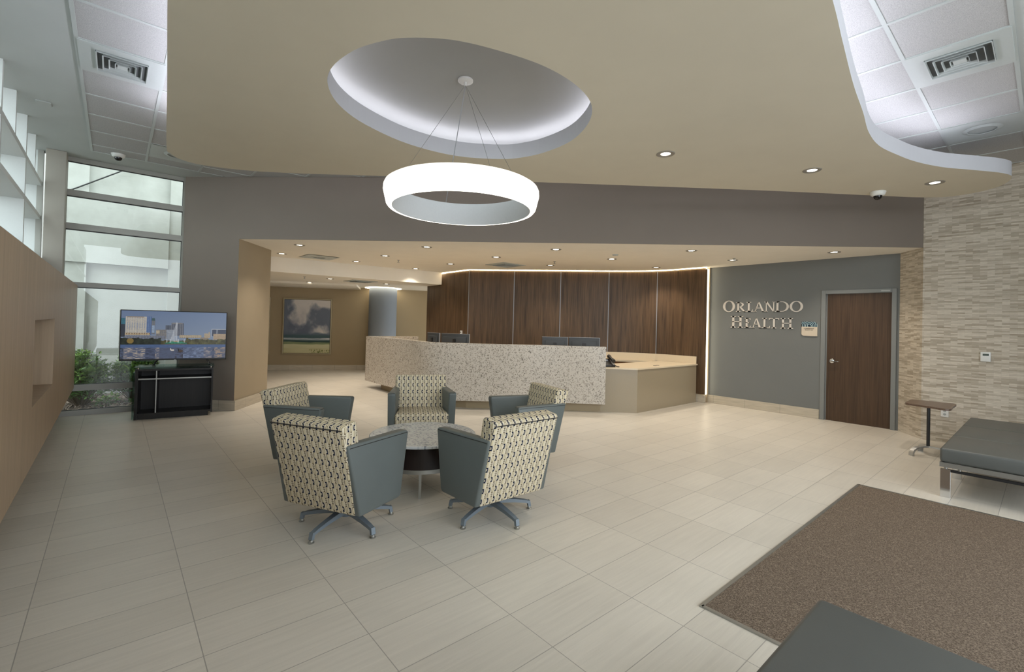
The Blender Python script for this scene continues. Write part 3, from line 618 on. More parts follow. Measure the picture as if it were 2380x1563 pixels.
# ---- security cameras
def dome_camera(loc_, label):
    r = tag(empty('security_camera', loc_), label, 'security camera', 'ceiling dome cameras'); bm = BM(); lathe(bm, [(0, 0), (.078, 0), (.080, -.006), (.068, -.04), (.052, -.050), (0, -.050)], 32); mesh('housing', bm, M['white_plastic'], r, 40)
    bm = BM(); lathe(bm, [(.044, -.048), (.043, -.062), (.036, -.080), (.022, -.092), (0, -.097)], 28); mesh('dome', bm, NTm if False else M['dome_black'], r, True); return r
M['dome_black'] = flat('smoked_dome', srgb(22, 20, 20), .08)
dome_camera((-.016, 8.363, ZL), 'white dome camera on the ceiling above the tall end window')
dome_camera((6.86, 1.345, S0), 'white dome camera under the cream soffit near the stone wall')
bm = BM(); box(bm, (-.06, -.06, -.012), (.06, .06, 0), .004, 1); o = mesh('smoke_detector', bm, M['white_paint'], None, loc=(-.62, 6.9, ZL)); tag(o, 'small pale square plate on the plain ceiling above the left windows', 'detector')
# ---- television stand and television
ang = math.atan2(8.0847 - 8.2026, 1.1258 - .2411)
st = tag(empty('media_cabinet', (.2411, 8.2026, 0), ang), 'dark open media cabinet with glass top under the television', 'cabinet')
Wc, Dc, Hc = .905, .40, .70
bm = BM()
for lo, hi in (((0, 0, .06), (.035, Dc, Hc)), ((Wc - .02, 0, .045), (Wc, Dc, Hc)), ((.035, 0, Hc - .025), (Wc - .02, Dc, Hc)), ((.035, 0, .06), (Wc - .02, Dc, .085)), ((.035, Dc - .02, .085), (Wc - .02, Dc, Hc - .025)), ((0, .02, 0), (Wc - .05, Dc - .02, .06))): box(bm, lo, hi)
box(bm, (0, 0, 0), (.035, Dc, .06)); box_uv(bm); mesh('carcass', bm, M['espresso'], st)
bm = BM(); box(bm, (.036, .012, .555), (Wc - .021, Dc - .021, .572)); box_uv(bm); sh = mesh('shelf', bm, M['espresso'], st); bm = BM(); box(bm, (.036, .004, .554), (Wc - .021, .012, .570)); mesh('shelf_edge', bm, M['steel'], sh)
bm = BM(); box(bm, (.228, .014, .086), (.244, Dc - .021, .675)); box_uv(bm); dv = mesh('divider', bm, M['espresso'], st); bm = BM(); box(bm, (.230, .003, .086), (.242, .013, .675)); mesh('divider_edge', bm, M['steel'], dv)
bm = BM(); box(bm, (-.012, -.012, Hc + .022), (Wc + .012, Dc + .01, Hc + .032), .002, 1); mesh('glass_top', bm, M['green_glass'], st)
for x in (.03, Wc - .03):
    for y in (.03, Dc - .03): bm = BM(); lathe(bm, [(0, Hc), (.012, Hc), (.012, Hc + .021), (0, Hc + .021)], 12, (x, y, 0)); mesh('standoff', bm, M['chrome'], st, 40)
bm = BM(); box(bm, (-.03, .05, .0), (-.022, Dc - .03, Hc - .05)); mesh('glass_side', bm, M['green_glass'], st)
# picture of a lake and skyline, computed
def fbm(h, w, cells, octs=5, seed=0, sx=1.):
    rs = np.random.RandomState(seed); out = np.zeros((h, w)); amp = 1.; tot = 0.
    for o in range(octs):
        n = cells * 2 ** o; mcol = max(2, int(n * sx)); gdat = rs.rand(n + 2, mcol + 2); y = np.linspace(0, n, h, endpoint=False); x = np.linspace(0, mcol, w, endpoint=False)
        yi, xi = y.astype(int), x.astype(int); fy, fx = (y - yi)[:, None], (x - xi)[None]; fy = fy * fy * (3 - 2 * fy); fx = fx * fx * (3 - 2 * fx)
        A, B_, C_, D_ = gdat[yi][:, xi], gdat[yi][:, xi + 1], gdat[yi + 1][:, xi], gdat[yi + 1][:, xi + 1]
        out += amp * (A * (1 - fy) * (1 - fx) + B_ * (1 - fy) * fx + C_ * fy * (1 - fx) + D_ * fy * fx); tot += amp; amp *= .5
    return out / tot
def picture_grid(name, img, w, h, mat, parent, place):
    """img (rows top first, srgb 0-255) as a grid of coloured faces; place(u,v) -> local point"""
    H, Wd = img.shape[:2]; vs = [place(i / Wd, 1 - j / H) for j in range(H + 1) for i in range(Wd + 1)]
    fs = [(j * (Wd + 1) + i, (j + 1) * (Wd + 1) + i, (j + 1) * (Wd + 1) + i + 1, j * (Wd + 1) + i + 1) for j in range(H) for i in range(Wd)]
    me = D.meshes.new(name); me.from_pydata(vs, [], fs); c = np.clip((img * .86 + img.mean(axis=2, keepdims=True) * .14) / 255., 0, 1); lin = np.where(c <= .04045, c / 12.92, ((c + .055) / 1.055) ** 2.4)
    at = me.color_attributes.new('picture', 'FLOAT_COLOR', 'CORNER'); a = np.ones((H * Wd, 4, 4), np.float32); a[:, :, :3] = lin.reshape(-1, 1, 3); pass; at.data.foreach_set('color', a.ravel())
    me.materials.append(mat); o = D.objects.new(name, me); COL.objects.link(o); o.parent = parent; return o
def skyline(H=124, Wd=280):
    yy, xx = np.mgrid[0:H, 0:Wd]; y = (yy + .5) / H; x = (xx + .5) / Wd; I = np.zeros((H, Wd, 3))
    I[:] = np.array([112, 134, 172]) * (1 - y[..., None]) + np.array([150, 164, 182]) * y[..., None]; n = fbm(H, Wd, 24, 4, 3, 2.2); n1 = fbm(H, Wd, 50, 3, 5, 2.2)
    def rect(x0, x1, y0, y1, c, stripes=0, c2=None, rows=0):
        m = (x >= x0) & (x < x1) & (y >= y0) & (y < y1); col = np.array(c, float) * (.9 + .2 * n1[..., None])
        if stripes:
            q = (np.floor((x - x0) / (x1 - x0) * stripes * 2) % 2 == 1)
            if rows: q = q & (np.floor((y - y0) / (y1 - y0) * rows * 2) % 2 == 1)
            col = np.where(q[..., None], np.array(c2, float), col)
        I[m] = col[m]
    rect(0, .035, .15, .28, (60, 120, 140)); rect(0, .035, .28, .54, (52, 58, 70), 4, (70, 78, 92))
    rect(.40, .46, .29, .40, (104, 112, 128), 5, (74, 82, 100)); rect(.455, .575, .245, .52, (120, 124, 136), 7, (82, 88, 106)); rect(.465, .56, .235, .26, (138, 136, 138))
    rect(.315, .41, .385, .58, (138, 134, 132), 6, (104, 112, 128), 9); rect(.41, .485, .39, .6, (158, 166, 178), 5, (128, 140, 160), 9); rect(.315, .345, .40, .47, (196, 182, 156))
    rect(.04, .235, .125, .50, (204, 196, 180), 9, (142, 156, 180), 16); rect(.05, .20, .118, .135, (176, 150, 116)); rect(.225, .27, .115, .50, (108, 136, 184), 3, (86, 112, 160)); rect(.27, .305, .17, .48, (134, 136, 140), 4, (108, 116, 130)); rect(.27, .30, .145, .20, (72, 104, 108)); rect(.275, .30, .30, .45, (150, 172, 200))
    rect(.035, .26, .455, .51, (196, 176, 142), 10, (120, 92, 72), 2)
    rect(.04, .40, .52, .60, (128, 134, 150), 14, (106, 112, 128), 3); rect(.535, .75, .50, .56, (196, 178, 146), 12, (150, 132, 108), 3); rect(.74, .82, .545, .62, (150, 136, 120)); rect(.78, .84, .46, .56, (186, 166, 138)); rect(.82, .835, .43, .5, (190, 170, 142))
    rect(.85, 1., .355, .375, (196, 204, 214)); rect(.85, 1., .375, .52, (58, 66, 90), 12, (74, 84, 108)); rect(.85, .856, .355, .53, (170, 180, 196)); rect(.905, .912, .36, .47, (190, 196, 208)); rect(.87, 1., .465, .60, (190, 164, 132), 9, (160, 136, 108), 4)
    tree = .545 + .05 * fbm(1, Wd, 2, 5, 11, 20)[0][None] + np.where(x > .62, .02, 0.) + np.where((x > .36) & (x < .6), .05, 0.); m = (y > tree) & (y < .705); tg = np.where((x < .36)[..., None], np.array([44, 52, 42]), np.array([84, 82, 48])); I[m] = (tg * (.5 + 1. * n[..., None]))[m]
    m = ((x - .085) ** 2 / .0009 + (y - .625) ** 2 / .003) < 1; I[m] = np.array([150, 124, 62])
    for (cx_, cy_, rx, ry, c) in ((.505, .675, .105, .028, (40, 122, 96)), (.505, .655, .075, .024, (58, 146, 116)), (.505, .632, .026, .014, (180, 164, 130))): m = ((x - cx_) / rx) ** 2 + ((y - cy_) / ry) ** 2 < 1; I[m] = np.array(c) * (.85 + .3 * n1[m][:, None])
    rect(.40, .61, .688, .702, (104, 92, 74))
    m = y >= .702; wv = fbm(H, Wd, 60, 3, 21, .7); base = np.array([78, 104, 152])[None, None] * (.92 + .16 * wv[..., None]); I[m] = base[m]
    refl = np.array([96, 112, 146])[None, None] * np.ones((H, Wd, 1)); cols = [(.03, .22, (196, 178, 160)), (.22, .31, (62, 70, 96)), (.31, .35, (170, 156, 148)), (.35, .50, (84, 92, 116)), (.50, .575, (66, 66, 84)), (.575, .78, (128, 146, 182)), (.78, .86, (168, 158, 158)), (.86, .885, (72, 76, 100)), (.885, 1., (176, 152, 132)), (0, .03, (42, 50, 52))]
    for x0, x1, c in cols: q = (x >= x0) & (x < x1); refl[q] = np.array(c)
    mixf = np.clip((wv - .36) * 2.6, 0, 1)[..., None]; dark = np.array([92, 104, 136])[None, None]; m = y > .765; R2 = refl * mixf + dark * (1 - mixf) * .95; I[m] = R2[m]
    sprx = .507 - (y - .22) * .09; m = (y > .22) & (y < .64) & (np.abs(x - sprx) < .004 + (y - .22) * .05); I[m] = I[m] * .5 + np.array([214, 220, 228]) * .5; m = (y > .24) & (y < .62) & (np.abs(x - .507) < .006); I[m] = I[m] * .4 + np.array([222, 226, 232]) * .6
    for sx_ in (.415, .45, .525, .585): m = (y > .59) & (y < .66) & (np.abs(x - sx_) < .006); I[m] = I[m] * .4 + np.array([220, 224, 230]) * .6
    for cx_, cy_, rx, ry, c in ((.472, .822, .018, .018, (226, 216, 206)), (.455, .80, .005, .02, (226, 216, 206)), (.552, .842, .022, .018, (84, 62, 46)), (.531, .822, .005, .03, (30, 28, 32))): m = ((x - cx_) / rx) ** 2 + ((y - cy_) / ry) ** 2 < 1; I[m] = np.array(c)
    return I
tv = tag(empty('television', (.2411 - math.sin(ang) * .20 + math.cos(ang) * .43, 8.2026 + math.cos(ang) * .20 + math.sin(ang) * .43, .734), ang), 'wide flat television showing a lake and city skyline', 'television')
tw, t0, t1 = .634, .072, .790
bm = BM(); box(bm, (-tw, 0, t0), (tw, .045, t1), .004, 1); mesh('casing', bm, M['black_plastic'], tv)
picture_grid('screen', skyline(), 0, 0, M['screen'], tv, lambda u, v: (-tw + .012 + u * (2 * tw - .024), -.0015, t0 + .024 + v * (t1 - t0 - .036)))
bm = BM(); box(bm, (-.012, -.003, t0 - .006), (.012, .001, t0 + .01)); mesh('badge', bm, M['silver'], tv)
for s, px_ in ((1, .40), (-1, -.22)):
    bm = BM()
    for dy in (-.10, .13): bar(bm, [(px_ - s * .02, .022, t0 + .01), (px_ + s * .008, .022 + dy * .4, .045), (px_ + s * .02, .022 + dy * .8, .012), (px_ + s * .03, .022 + dy, .006)], .014, .012)
    mesh('foot', bm, M['black_plastic'], tv)
# ---- landscape paintings
def landscape(seed, H=190, Wd=156):
    yy, xx = np.mgrid[0:H, 0:Wd]; y = (yy + .5) / H; x = (xx + .5) / Wd; n = fbm(H, Wd, 3, 6, seed); n2 = fbm(H, Wd, 5, 6, seed + 9); lum = np.clip((n - .42) * 5. + .35 * (x - .35) - .3 * (y - .35) + .1, 0, 1)[..., None]
    sky = np.array([104, 112, 126]) * (1 - lum) + np.array([206, 198, 190]) * lum; dk = np.clip((n2 - .42) * 3.5, 0, 1)[..., None] * np.clip((y - .1) * 2, 0, 1)[..., None] * np.clip(1.25 - x, 0, 1)[..., None]; sky = sky * (1 - .7 * dk) + np.array([84, 92, 112]) * .7 * dk
    I = sky.copy(); st_ = fbm(H, Wd, 14, 4, seed + 4, .25)
    def band(y0, y1, c, c2, soft=.015):
        m = np.clip((y - y0 + soft * (st_ - .5) * 2) / soft, 0, 1)[..., None]; col = np.array(c) * (1 - st_[..., None]) + np.array(c2) * st_[..., None]; I[:] = I * (1 - m) + col * m
    band(.60, 1, (66, 84, 100), (96, 108, 122), .06); band(.66, 1, (60, 84, 88), (74, 100, 104)); band(.715, 1, (88, 104, 112), (214, 214, 214), .01); band(.75, 1, (46, 70, 68), (62, 88, 82)); band(.785, 1, (110, 124, 84), (150, 158, 112)); band(.83, 1, (188, 184, 136), (206, 200, 158)); band(.90, 1, (200, 192, 146), (186, 178, 128))
    g = (y > .93) & (fbm(H, Wd, 40, 2, seed + 2, 2) > .56) & (x > .55); I[g] = np.array([120, 124, 66]); return I
pang = math.atan2(bwd.y, bwd.x)
def painting(s0, s1, z0, z1, seed, label):
    c = P2((s0 + s1) / 2, .0); w, h = (s1 - s0) / 2, (z1 - z0) / 2; r = tag(empty('framed_painting', (c.x, c.y, (z0 + z1) / 2), pang), label, 'painting', 'cloud landscape paintings'); f = .032; bm = BM()
    for lo, hi in (((-w, -.05, -h), (-w + f, -.001, h)), ((w - f, -.05, -h), (w, -.001, h)), ((-w + f, -.05, -h), (w - f, -.001, -h + f)), ((-w + f, -.05, h - f), (w - f, -.001, h))): box(bm, lo, hi, .004, 1)
    mesh('frame', bm, flat('champagne_frame', srgb(168, 156, 128), .35, .4), r); iw, ih = w - f - .008, h - f - .008
    bm = BM(); box(bm, (-iw, -.034, -ih), (iw, -.002, ih)); mesh('canvas_block', bm, M['espresso_flat'], r)
    picture_grid('canvas', landscape(seed), 0, 0, M['canvas'], r, lambda u, v: (-iw + u * 2 * iw, -.036, -ih + v * 2 * ih))
M['espresso_flat'] = flat('dark_canvas_edge', srgb(60, 62, 66), .6)
painting(.40, 1.69, .450, 2.03, 31, 'framed painting of grey storm clouds over a pale green field, wholly in view')
painting(-1.22, .075, .450, 2.03, 47, 'framed cloud painting on the left, mostly hidden behind the beige pier')
# ---- column with light ring
col = struct(empty('column', (5.82, 12.44, 0))); bm = BM(); lathe(bm, [(0, 0), (.385, 0), (.385, 2.4), (0, 2.4)], 64); mesh('shaft', bm, paint('blue_grey_column_paint', srgb(122, 128, 134)), col, 40)
bm = BM(); lathe(bm, [(.386, 0), (.405, 0), (.405, .15), (.386, .15)], 64, closed=True); mesh('baseboard', bm, M['skirting'], col, 40)
bm = BM(); lathe(bm, [(.40, 2.375), (.50, 2.375), (.50, 2.386), (.40, 2.386)], 64, closed=True); mesh('light_ring', bm, M['led_col'], col, 40)
# ---- reception desk
desk = tag(empty('reception_desk', (0, 0, 0)), 'long reception desk with a curved speckled granite front', 'desk')
gp = spline([(4.19, 9.745), (4.19, 9.2), (4.19, 8.5), (4.17, 7.794), (4.10, 7.30), (4.10, 6.98), (4.22, 6.68), (4.538, 6.38), (5.10, 5.93), (5.72, 5.42), (6.297, 4.865)], 5, False)
bm = BM(); ribbon_wall(bm, gp, .145, 1.112, .13, 1); box_ = None; mesh('granite_front', bm, M['granite'], desk)
bm = BM(); ribbon_wall(bm, [(4.32, 9.745), (5.42, 9.745)], .15, 1.112, .10, -1); mesh('granite_return', bm, M['granite'], desk)
kp = [(4.36, 9.30), (4.33, 8.6), (4.31, 7.7), (4.30, 7.0), (4.62, 6.52), (5.2, 6.02), (5.86, 5.46), (6.33, 4.985), (6.766, 4.557), (8.83, 4.575)]
bm = BM(); ribbon_wall(bm, kp[:8], 0, .70, .06, 1); mesh('plinth', bm, M['kick'], desk)
bm = BM(); prism(bm, [(6.33, 4.985), (6.767, 4.557), (8.81, 4.575), (8.81, 4.72), (6.83, 4.70), (6.43, 5.08)], 0, .735); mesh('counter_front', bm, M['desk_laminate'], desk)
bm = BM(); prism(bm, [(6.0, 5.31), (6.305, 4.99), (6.745, 4.540), (8.83, 4.560), (8.755, 5.40), (7.2, 5.38), (6.4, 5.9)], .735, .76); mesh('worktop', bm, M['worktop'], desk)
bm = BM(); lathe(bm, [(0, .76), (.03, .76), (.03, .764), (0, .765)], 20, (7.55, 4.72, 0)); lathe(bm, [(0, .76), (.03, .76), (.03, .764), (0, .765)], 20, (7.66, 4.73, 0)); mesh('cable_grommet', bm, M['black_plastic'], desk, 40)
# back counter along the walnut wall
bc = tag(empty('back_counter', (0, 0, 0)), 'low cream counter with upstand running along the walnut wall behind the desk', 'counter')
bpath = off([p for p in full if p.y < 8.3 and p.y > 4.6], -.012); bpath.append(Vector((8.82, 4.58)))
bm = BM(); ribbon_wall(bm, bpath, .7605, .905, .02, -1); mesh('upstand', bm, M['worktop'], bc)
bm = BM(); ribbon_wall(bm, [p for p in bpath if p.y > 5.45], .72, .76, .26, -1); mesh('worktop', bm, M['worktop'], bc)
bm = BM(); ribbon_wall(bm, [p for p in bpath if p.y > 5.45], .0, .72, .22, -1); box_uv(bm); mesh('cabinet', bm, M['orange_wood'], bc)
# ---- monitors seen from behind
def monitor(p0, p1, ztop, label):
    a, b = Vector(p0), Vector(p1); d = b - a; w = d.length; r = tag(empty('monitor', ((a.x + b.x) / 2, (a.y + b.y) / 2, .76), math.atan2(d.y, d.x)), label, 'monitor', 'computer monitors behind the desk'); h = ztop - .76
    bm = BM(); box(bm, (-w / 2 + .004, 0, h - .31), (w / 2 - .004, .03, h), .008, 2); box(bm, (-w / 2 + .06, -.02, h - .25), (w / 2 - .06, .0, h - .06), .008, 2); mesh('casing', bm, M['monitor_plastic'], r, 40)
    bm = BM(); box(bm, (-w / 2, .004, h - .315), (w / 2, .028, h - .305)); box(bm, (-w / 2, .004, h - .004), (w / 2, .028, h + .003)); box(bm, (w / 2 - .005, .004, h - .31), (w / 2 + .001, .028, h)); mesh('bezel', bm, M['silver'], r)
    bm = BM(); box(bm, (-.03, -.035, .012), (.03, -.021, h - .1)); box(bm, (-.11, -.08, 0), (.11, .08, .012)); mesh('stand', bm, M['black_plastic'], r)
monitor((6.04, 6.148), (6.40, 5.83), 1.238, 'dark monitor back behind the granite desk, left one of the right pair')
monitor((6.41, 5.82), (6.85, 5.44), 1.240, 'dark monitor back behind the granite desk, right one of the right pair')
monitor((5.0, 8.531), (5.0, 8.06), 1.238, 'dark monitor back at the left end of the desk, left one of the left pair')
monitor((5.03, 8.03), (5.26, 7.38), 1.236, 'dark monitor back at the left end of the desk, right one of the left pair')
# worktop that carries the monitors, hidden behind the granite
bm = BM(); prism(bm, [(p.x, p.y) for p in off(gp, .133) if 5.42 < p.y < 9.63] + [(6.62, 6.28), (5.75, 7.05), (5.50, 7.45), (5.45, 9.62), (4.33, 9.62)], .733, .758); mesh('inner_worktop', bm, M['worktop'], desk)
# ---- telephone
ph = tag(empty('desk_telephone', (6.52, 5.04, .76), R_(-30)), 'black desk telephone on the low counter at the right end of the granite', 'telephone')
bm = BM(); hexa(bm, [(-.11, -.10, .0), (.11, -.10, 0), (.11, .10, 0), (-.11, .10, 0)], [(-.11, -.10, .03), (.11, -.10, .03), (.11, .10, .10), (-.11, .10, .10)], .006, 2); mesh('base', bm, M['black_plastic'], ph, 40)
bm = BM(); tube(bm, [(.085, -.09, .075), (.085, -.07, .085), (.085, 0, .10), (.085, .07, .125), (.085, .10, .125)], [.026, .024, .017, .024, .027], 12); mesh('handset', bm, M['black_plastic'], ph, 40)
bm = BM(); tube(bm, [(.11, -.09, .02), (.14, -.11, .006), (.17, -.09, .006), (.15, -.04, .006)], .005, 6); mesh('cord', bm, M['black_plastic'], ph, 40)
bm = BM(); box(bm, (-.09, .02, .062), (.04, .09, .088)); mesh('display', bm, M['silver'], ph); ph.scale = (1.2, 1.2, 1.35)
# ---- wall lettering
def arc_ring(bm, cx, cz, rx, rz, ix, iz, a0, a1, th, n=28, dx=0.):
    """half or full letter bowl between outer (rx,rz) and inner (ix,iz) ellipses"""
    full_ = abs(a1 - a0) > 6.2; N = n if full_ else n + 1; R0 = []
    for k in range(N):
        a = a0 + (a1 - a0) * k / n; o = (cx + rx * math.cos(a), cz + rz * math.sin(a)); i_ = (cx + dx + ix * math.cos(a), cz + iz * math.sin(a)); R0.append([bm.verts.new((p[0], y, p[1])) for y in (0, -th) for p in (o, i_)])
    prs = [(R0[k], R0[(k + 1) % N]) for k in range(N if full_ else N - 1)]
    for a, b in prs:
        for p, q in ((0, 1), (1, 3), (3, 2), (2, 0)): bm.faces.new([a[p], a[q], b[q], b[p]])
    if not full_:
        for e in (R0[0], R0[-1]): bm.faces.new([e[0], e[1], e[3], e[2]])
def poly(bm, pts, th):
    a = [bm.verts.new((p[0], 0, p[1])) for p in pts]; b = [bm.verts.new((p[0], -th, p[1])) for p in pts]; n = len(pts); bm.faces.new(a); bm.faces.new(b[::-1])
    for i in range(n): bm.faces.new([a[i], a[(i + 1) % n], b[(i + 1) % n], b[i]])
def glyph(chr_, w, h, th=.012):
    bm = BM(); K_ = .034 * h / .19; k = .011 * h / .19; sf = .030 * h / .19
    rect = lambda x0, z0, x1, z1: poly(bm, [(x0, z0), (x1, z0), (x1, z1), (x0, z1)], th)
    def serif(xc, z, hw): zz = (0, k) if z == 0 else (h - k, h); rect(xc - hw, zz[0], xc + hw, zz[1])
    def stem(x0, wd=K_, top=1, bot=1):
        rect(x0, 0, x0 + wd, h)
        if bot: poly(bm, [(x0 - sf * .9, 0), (x0 + wd + sf * .9, 0), (x0 + wd + sf * .9, k * .6), (x0 + wd, k * 2), (x0, k * 2), (x0 - sf * .9, k * .6)], th)
        if top: poly(bm, [(x0 - sf * .9, h), (x0 - sf * .9, h - k * .6), (x0, h - k * 2), (x0 + wd, h - k * 2), (x0 + wd + sf * .9, h - k * .6), (x0 + wd + sf * .9, h)], th)
    if chr_ == 'O': arc_ring(bm, w / 2, h / 2, w / 2, h / 2, w / 2 - K_ * 1.15, h / 2 - k * 1.1, 0, 2 * PI, th, 40)
    elif chr_ == 'L': stem(sf); rect(sf, 0, w, k * 1.2); poly(bm, [(w - k * 2.6, k), (w - k, k * .5), (w, h * .24), (w - k * .6, h * .24)], th)
    elif chr_ == 'E':
        stem(sf); rect(sf, 0, w, k * 1.2); rect(sf, h - k * 1.2, w * .93, h); rect(sf, h * .52 - k * .6, w * .78, h * .52 + k * .6); poly(bm, [(w - k * 2.6, k), (w - k, k * .5), (w, h * .22), (w - k * .6, h * .22)], th)
        poly(bm, [(w * .93 - k * 2.2, h - k), (w * .93 - k * .2, h - k * .5), (w * .93, h * .80), (w * .93 - k * .6, h * .80)], th); rect(w * .78 - k, h * .45, w * .78, h * .59)
    elif chr_ == 'H': stem(sf * .9); stem(w - sf * .9 - K_); rect(sf, h * .52 - k * .6, w - sf, h * .52 + k * .6)
    elif chr_ == 'T': stem(w / 2 - K_ / 2, K_, 0); rect(0, h - k * 1.2, w, h); poly(bm, [(0, h - k), (k * 2.2, h - k), (k * .6, h * .82), (0, h * .82)], th); poly(bm, [(w - k * 2.2, h - k), (w, h - k), (w, h * .82), (w - k * .6, h * .82)], th)
    elif chr_ == 'A':
        poly(bm, [(sf * .7, 0), (sf * .7 + k * 1.3, 0), (w * .52, h), (w * .44, h)], th); poly(bm, [(w * .42, h), (w * .52, h), (w - sf * .4, 0), (w - sf * .4 - K_ * 1.1, 0)], th); rect(w * .24, h * .34, w * .68, h * .34 + k * 1.1); serif(sf * .9, 0, sf * .9); serif(w - sf * .9, 0, sf * .9)
    elif chr_ == 'N':
        rect(sf * .8, 0, sf * .8 + k * 1.5, h); rect(w - sf * .8 - k * 1.5, 0, w - sf * .8, h); poly(bm, [(sf * .5, h), (sf * .5 + K_ * 1.15, h), (w - sf * .8, 0), (w - sf * .8 - K_ * .6, 0)], th); serif(sf * .9, 0, sf * .9); serif(w - sf * .9, h, sf * .9); serif(sf * .4, h, sf * .5)
    elif chr_ == 'D':
        stem(sf * .9); bx = w - h * .62; rect(sf * .9, 0, bx, k * 1.1); rect(sf * .9, h - k * 1.1, bx, h); arc_ring(bm, bx, h / 2, w - bx, h / 2, w - bx - K_ * 1.15, h / 2 - k * 1.1, -PI / 2, PI / 2, th, 26)
    elif chr_ == 'R':
        stem(sf * .9); bx = sf * .9 + K_ * .7; rz = h * .265; arc_ring(bm, bx, h - rz, w * .80 - bx, rz, w * .80 - bx - K_ * 1.0, rz - k, -PI / 2, PI / 2, th, 22)
        poly(bm, [(w * .36, h * .49), (w * .36 + K_ * 1.1, h * .49), (w, 0), (w - K_ * 1.15, 0)], th); rect(w - K_ * 1.2, 0, w + k, k * .9)
    return bm
sg = tag(empty('wall_sign', (8.998, 3.46, 1.5), -PI / 2), 'two lines of raised pale metal serif capitals on the grey wall', 'sign')
rows = [('O', 4.151, 3.921, 1.797, 2.018), ('R', 3.904, 3.725, 1.802, 1.985), ('L', 3.713, 3.591, 1.802, 1.985), ('A', 3.583, 3.386, 1.802, 1.987), ('N', 3.392, 3.205, 1.802, 1.985), ('D', 3.217, 2.99, 1.802, 1.985), ('O', 2.978, 2.768, 1.797, 1.988),
        ('H', 4.0, 3.763, 1.50, 1.721), ('E', 3.746, 3.623, 1.502, 1.687), ('A', 3.615, 3.434, 1.503, 1.691), ('L', 3.433, 3.289, 1.503, 1.687), ('T', 3.313, 3.141, 1.503, 1.687), ('H', 3.122, 2.919, 1.503, 1.687)]
for c, ya, yb, z0, z1 in rows: mesh('letter', glyph(c, ya - yb, z1 - z0), M['sign_metal'], sg, loc=(3.46 - ya, 0, z0 - 1.5))
# ---- room plaque
pq = tag(empty('room_plaque', (8.998, 2.667, 1.508), -PI / 2), 'small two part room plaque, blue swirl above cream, beside the door', 'plaque')
def rounded(w, z0, z1, corner, r=.05):
    p = []
    for cxn, zz, nm in ((-w, z0, 'bl'), (w, z0, 'br'), (w, z1, 'tr'), (-w, z1, 'tl')):
        if nm in corner:
            sx_, sz = (1 if cxn < 0 else -1), (1 if zz == z0 else -1); a0 = {'bl': PI, 'br': 1.5 * PI, 'tr': 0, 'tl': .5 * PI}[nm]
            p += [(cxn + sx_ * r + r * math.cos(a0 + k * PI / 12), zz + sz * r + r * math.sin(a0 + k * PI / 12)) for k in range(7)]
        else: p.append((cxn, zz))
    return p
bm = BM(); poly(bm, rounded(.118, -.122, .035, ('bl',), .04), .016); mesh('name_panel', bm, flat('cream_plaque', srgb(206, 192, 172), .5), pq)
def swirl_mat():
    t = NT('blue_swirl_print', .25); w = t.new('ShaderNodeTexWave', wave_type='RINGS', rings_direction='SPHERICAL'); co = t.coord('Object', (1, 1, 1), (0, 0, -.05)); t.link(co, w.inputs[0]); w.inputs['Scale'].default_value = 14; w.inputs['Distortion'].default_value = 5; w.inputs['Detail'].default_value = 3
    t.base(t.ramp(w.outputs[0], [(.2, srgb(20, 34, 48)), (.5, srgb(36, 84, 124)), (.75, srgb(92, 150, 168)), (.95, srgb(190, 200, 190))])); return t.m
bm = BM(); poly(bm, rounded(.118, .036, .122, ('tr',), .06), .014); mesh('swirl_panel', bm, swirl_mat(), pq)
def text_mesh(body, size):
    cu = D.curves.new('txt', 'FONT'); cu.body = body; cu.size = size; cu.align_x = 'CENTER'; cu.extrude = .0008; o = D.objects.new('txt', cu); COL.objects.link(o); dg = bpy.context.evaluated_depsgraph_get(); me = D.meshes.new_from_object(o.evaluated_get(dg)); D.objects.remove(o); D.curves.remove(cu); return me
for body, z in (('CONFERENCE', -.004), ('ROOM 102', -.028)):
    me = text_mesh(body, .024); me.name = 'lettering'; me.materials.clear(); me.materials.append(flat('brown_lettering', srgb(62, 50, 40), .6)); o = D.objects.new('lettering', me); COL.objects.link(o); o.parent = pq; o.location = (-.005, -.0168, z); o.rotation_euler = (PI / 2, 0, 0)
# ---- thermostat, outlets
th = tag(empty('thermostat', (8.576, .535, 1.193), -PI / 2), 'white thermostat with dark display on the stone wall', 'thermostat'); bm = BM(); box(bm, (-.047, -.024, -.062), (.047, 0, .062), .004, 2); mesh('housing', bm, M['white_plastic'], th, 40); bm = BM(); box(bm, (-.026, -.0255, .014), (.030, -.024, .040)); mesh('display', bm, flat('lcd_grey', srgb(70, 82, 74), .3), th)
def outlet(loc_, rz, label, parent=None):
    r = tag(empty('wall_outlet', loc_, rz), label, 'outlet', 'white wall outlets'); bm = BM(); box(bm, (-.04, -.008, -.06), (.04, 0, .06), .003, 1); mesh('plate', bm, M['white_plastic'], r)
    for z in (-.022, .022):
        bm = BM(); lathe(bm, [(0, 0), (.016, 0), (.016, .003), (0, .003)], 18); bmesh.ops.rotate(bm, verts=bm.verts, matrix=Matrix.Rotation(PI / 2, 3, 'X')); bmesh.ops.translate(bm, verts=bm.verts, vec=(0, -.008, z)); rc = mesh('receptacle', bm, M['white_paint'], r, 40)
        bm = BM(); [box(bm, (x - .0015, -.0125, z - .004), (x + .0015, -.011, z + .006)) for x in (-.006, .006)]; mesh('slot', bm, M['black_plastic'], rc)
outlet((8.576, .917, .409), -PI / 2, 'white wall outlet on the stone wall behind the small side table')
o = tag(empty('cable_port', (6.128, 8.93, 1.235), -PI / 2), 'small white cable plate on the walnut wall above the left monitors', 'wall plate'); bm = BM(); box(bm, (-.028, -.006, -.04), (.028, .02, .04)); mesh('plate', bm, M['white_plastic'], o); bm = BM(); box(bm, (-.012, -.008, -.012), (.012, -.006, .012)); mesh('socket', bm, M['black_plastic'], o)
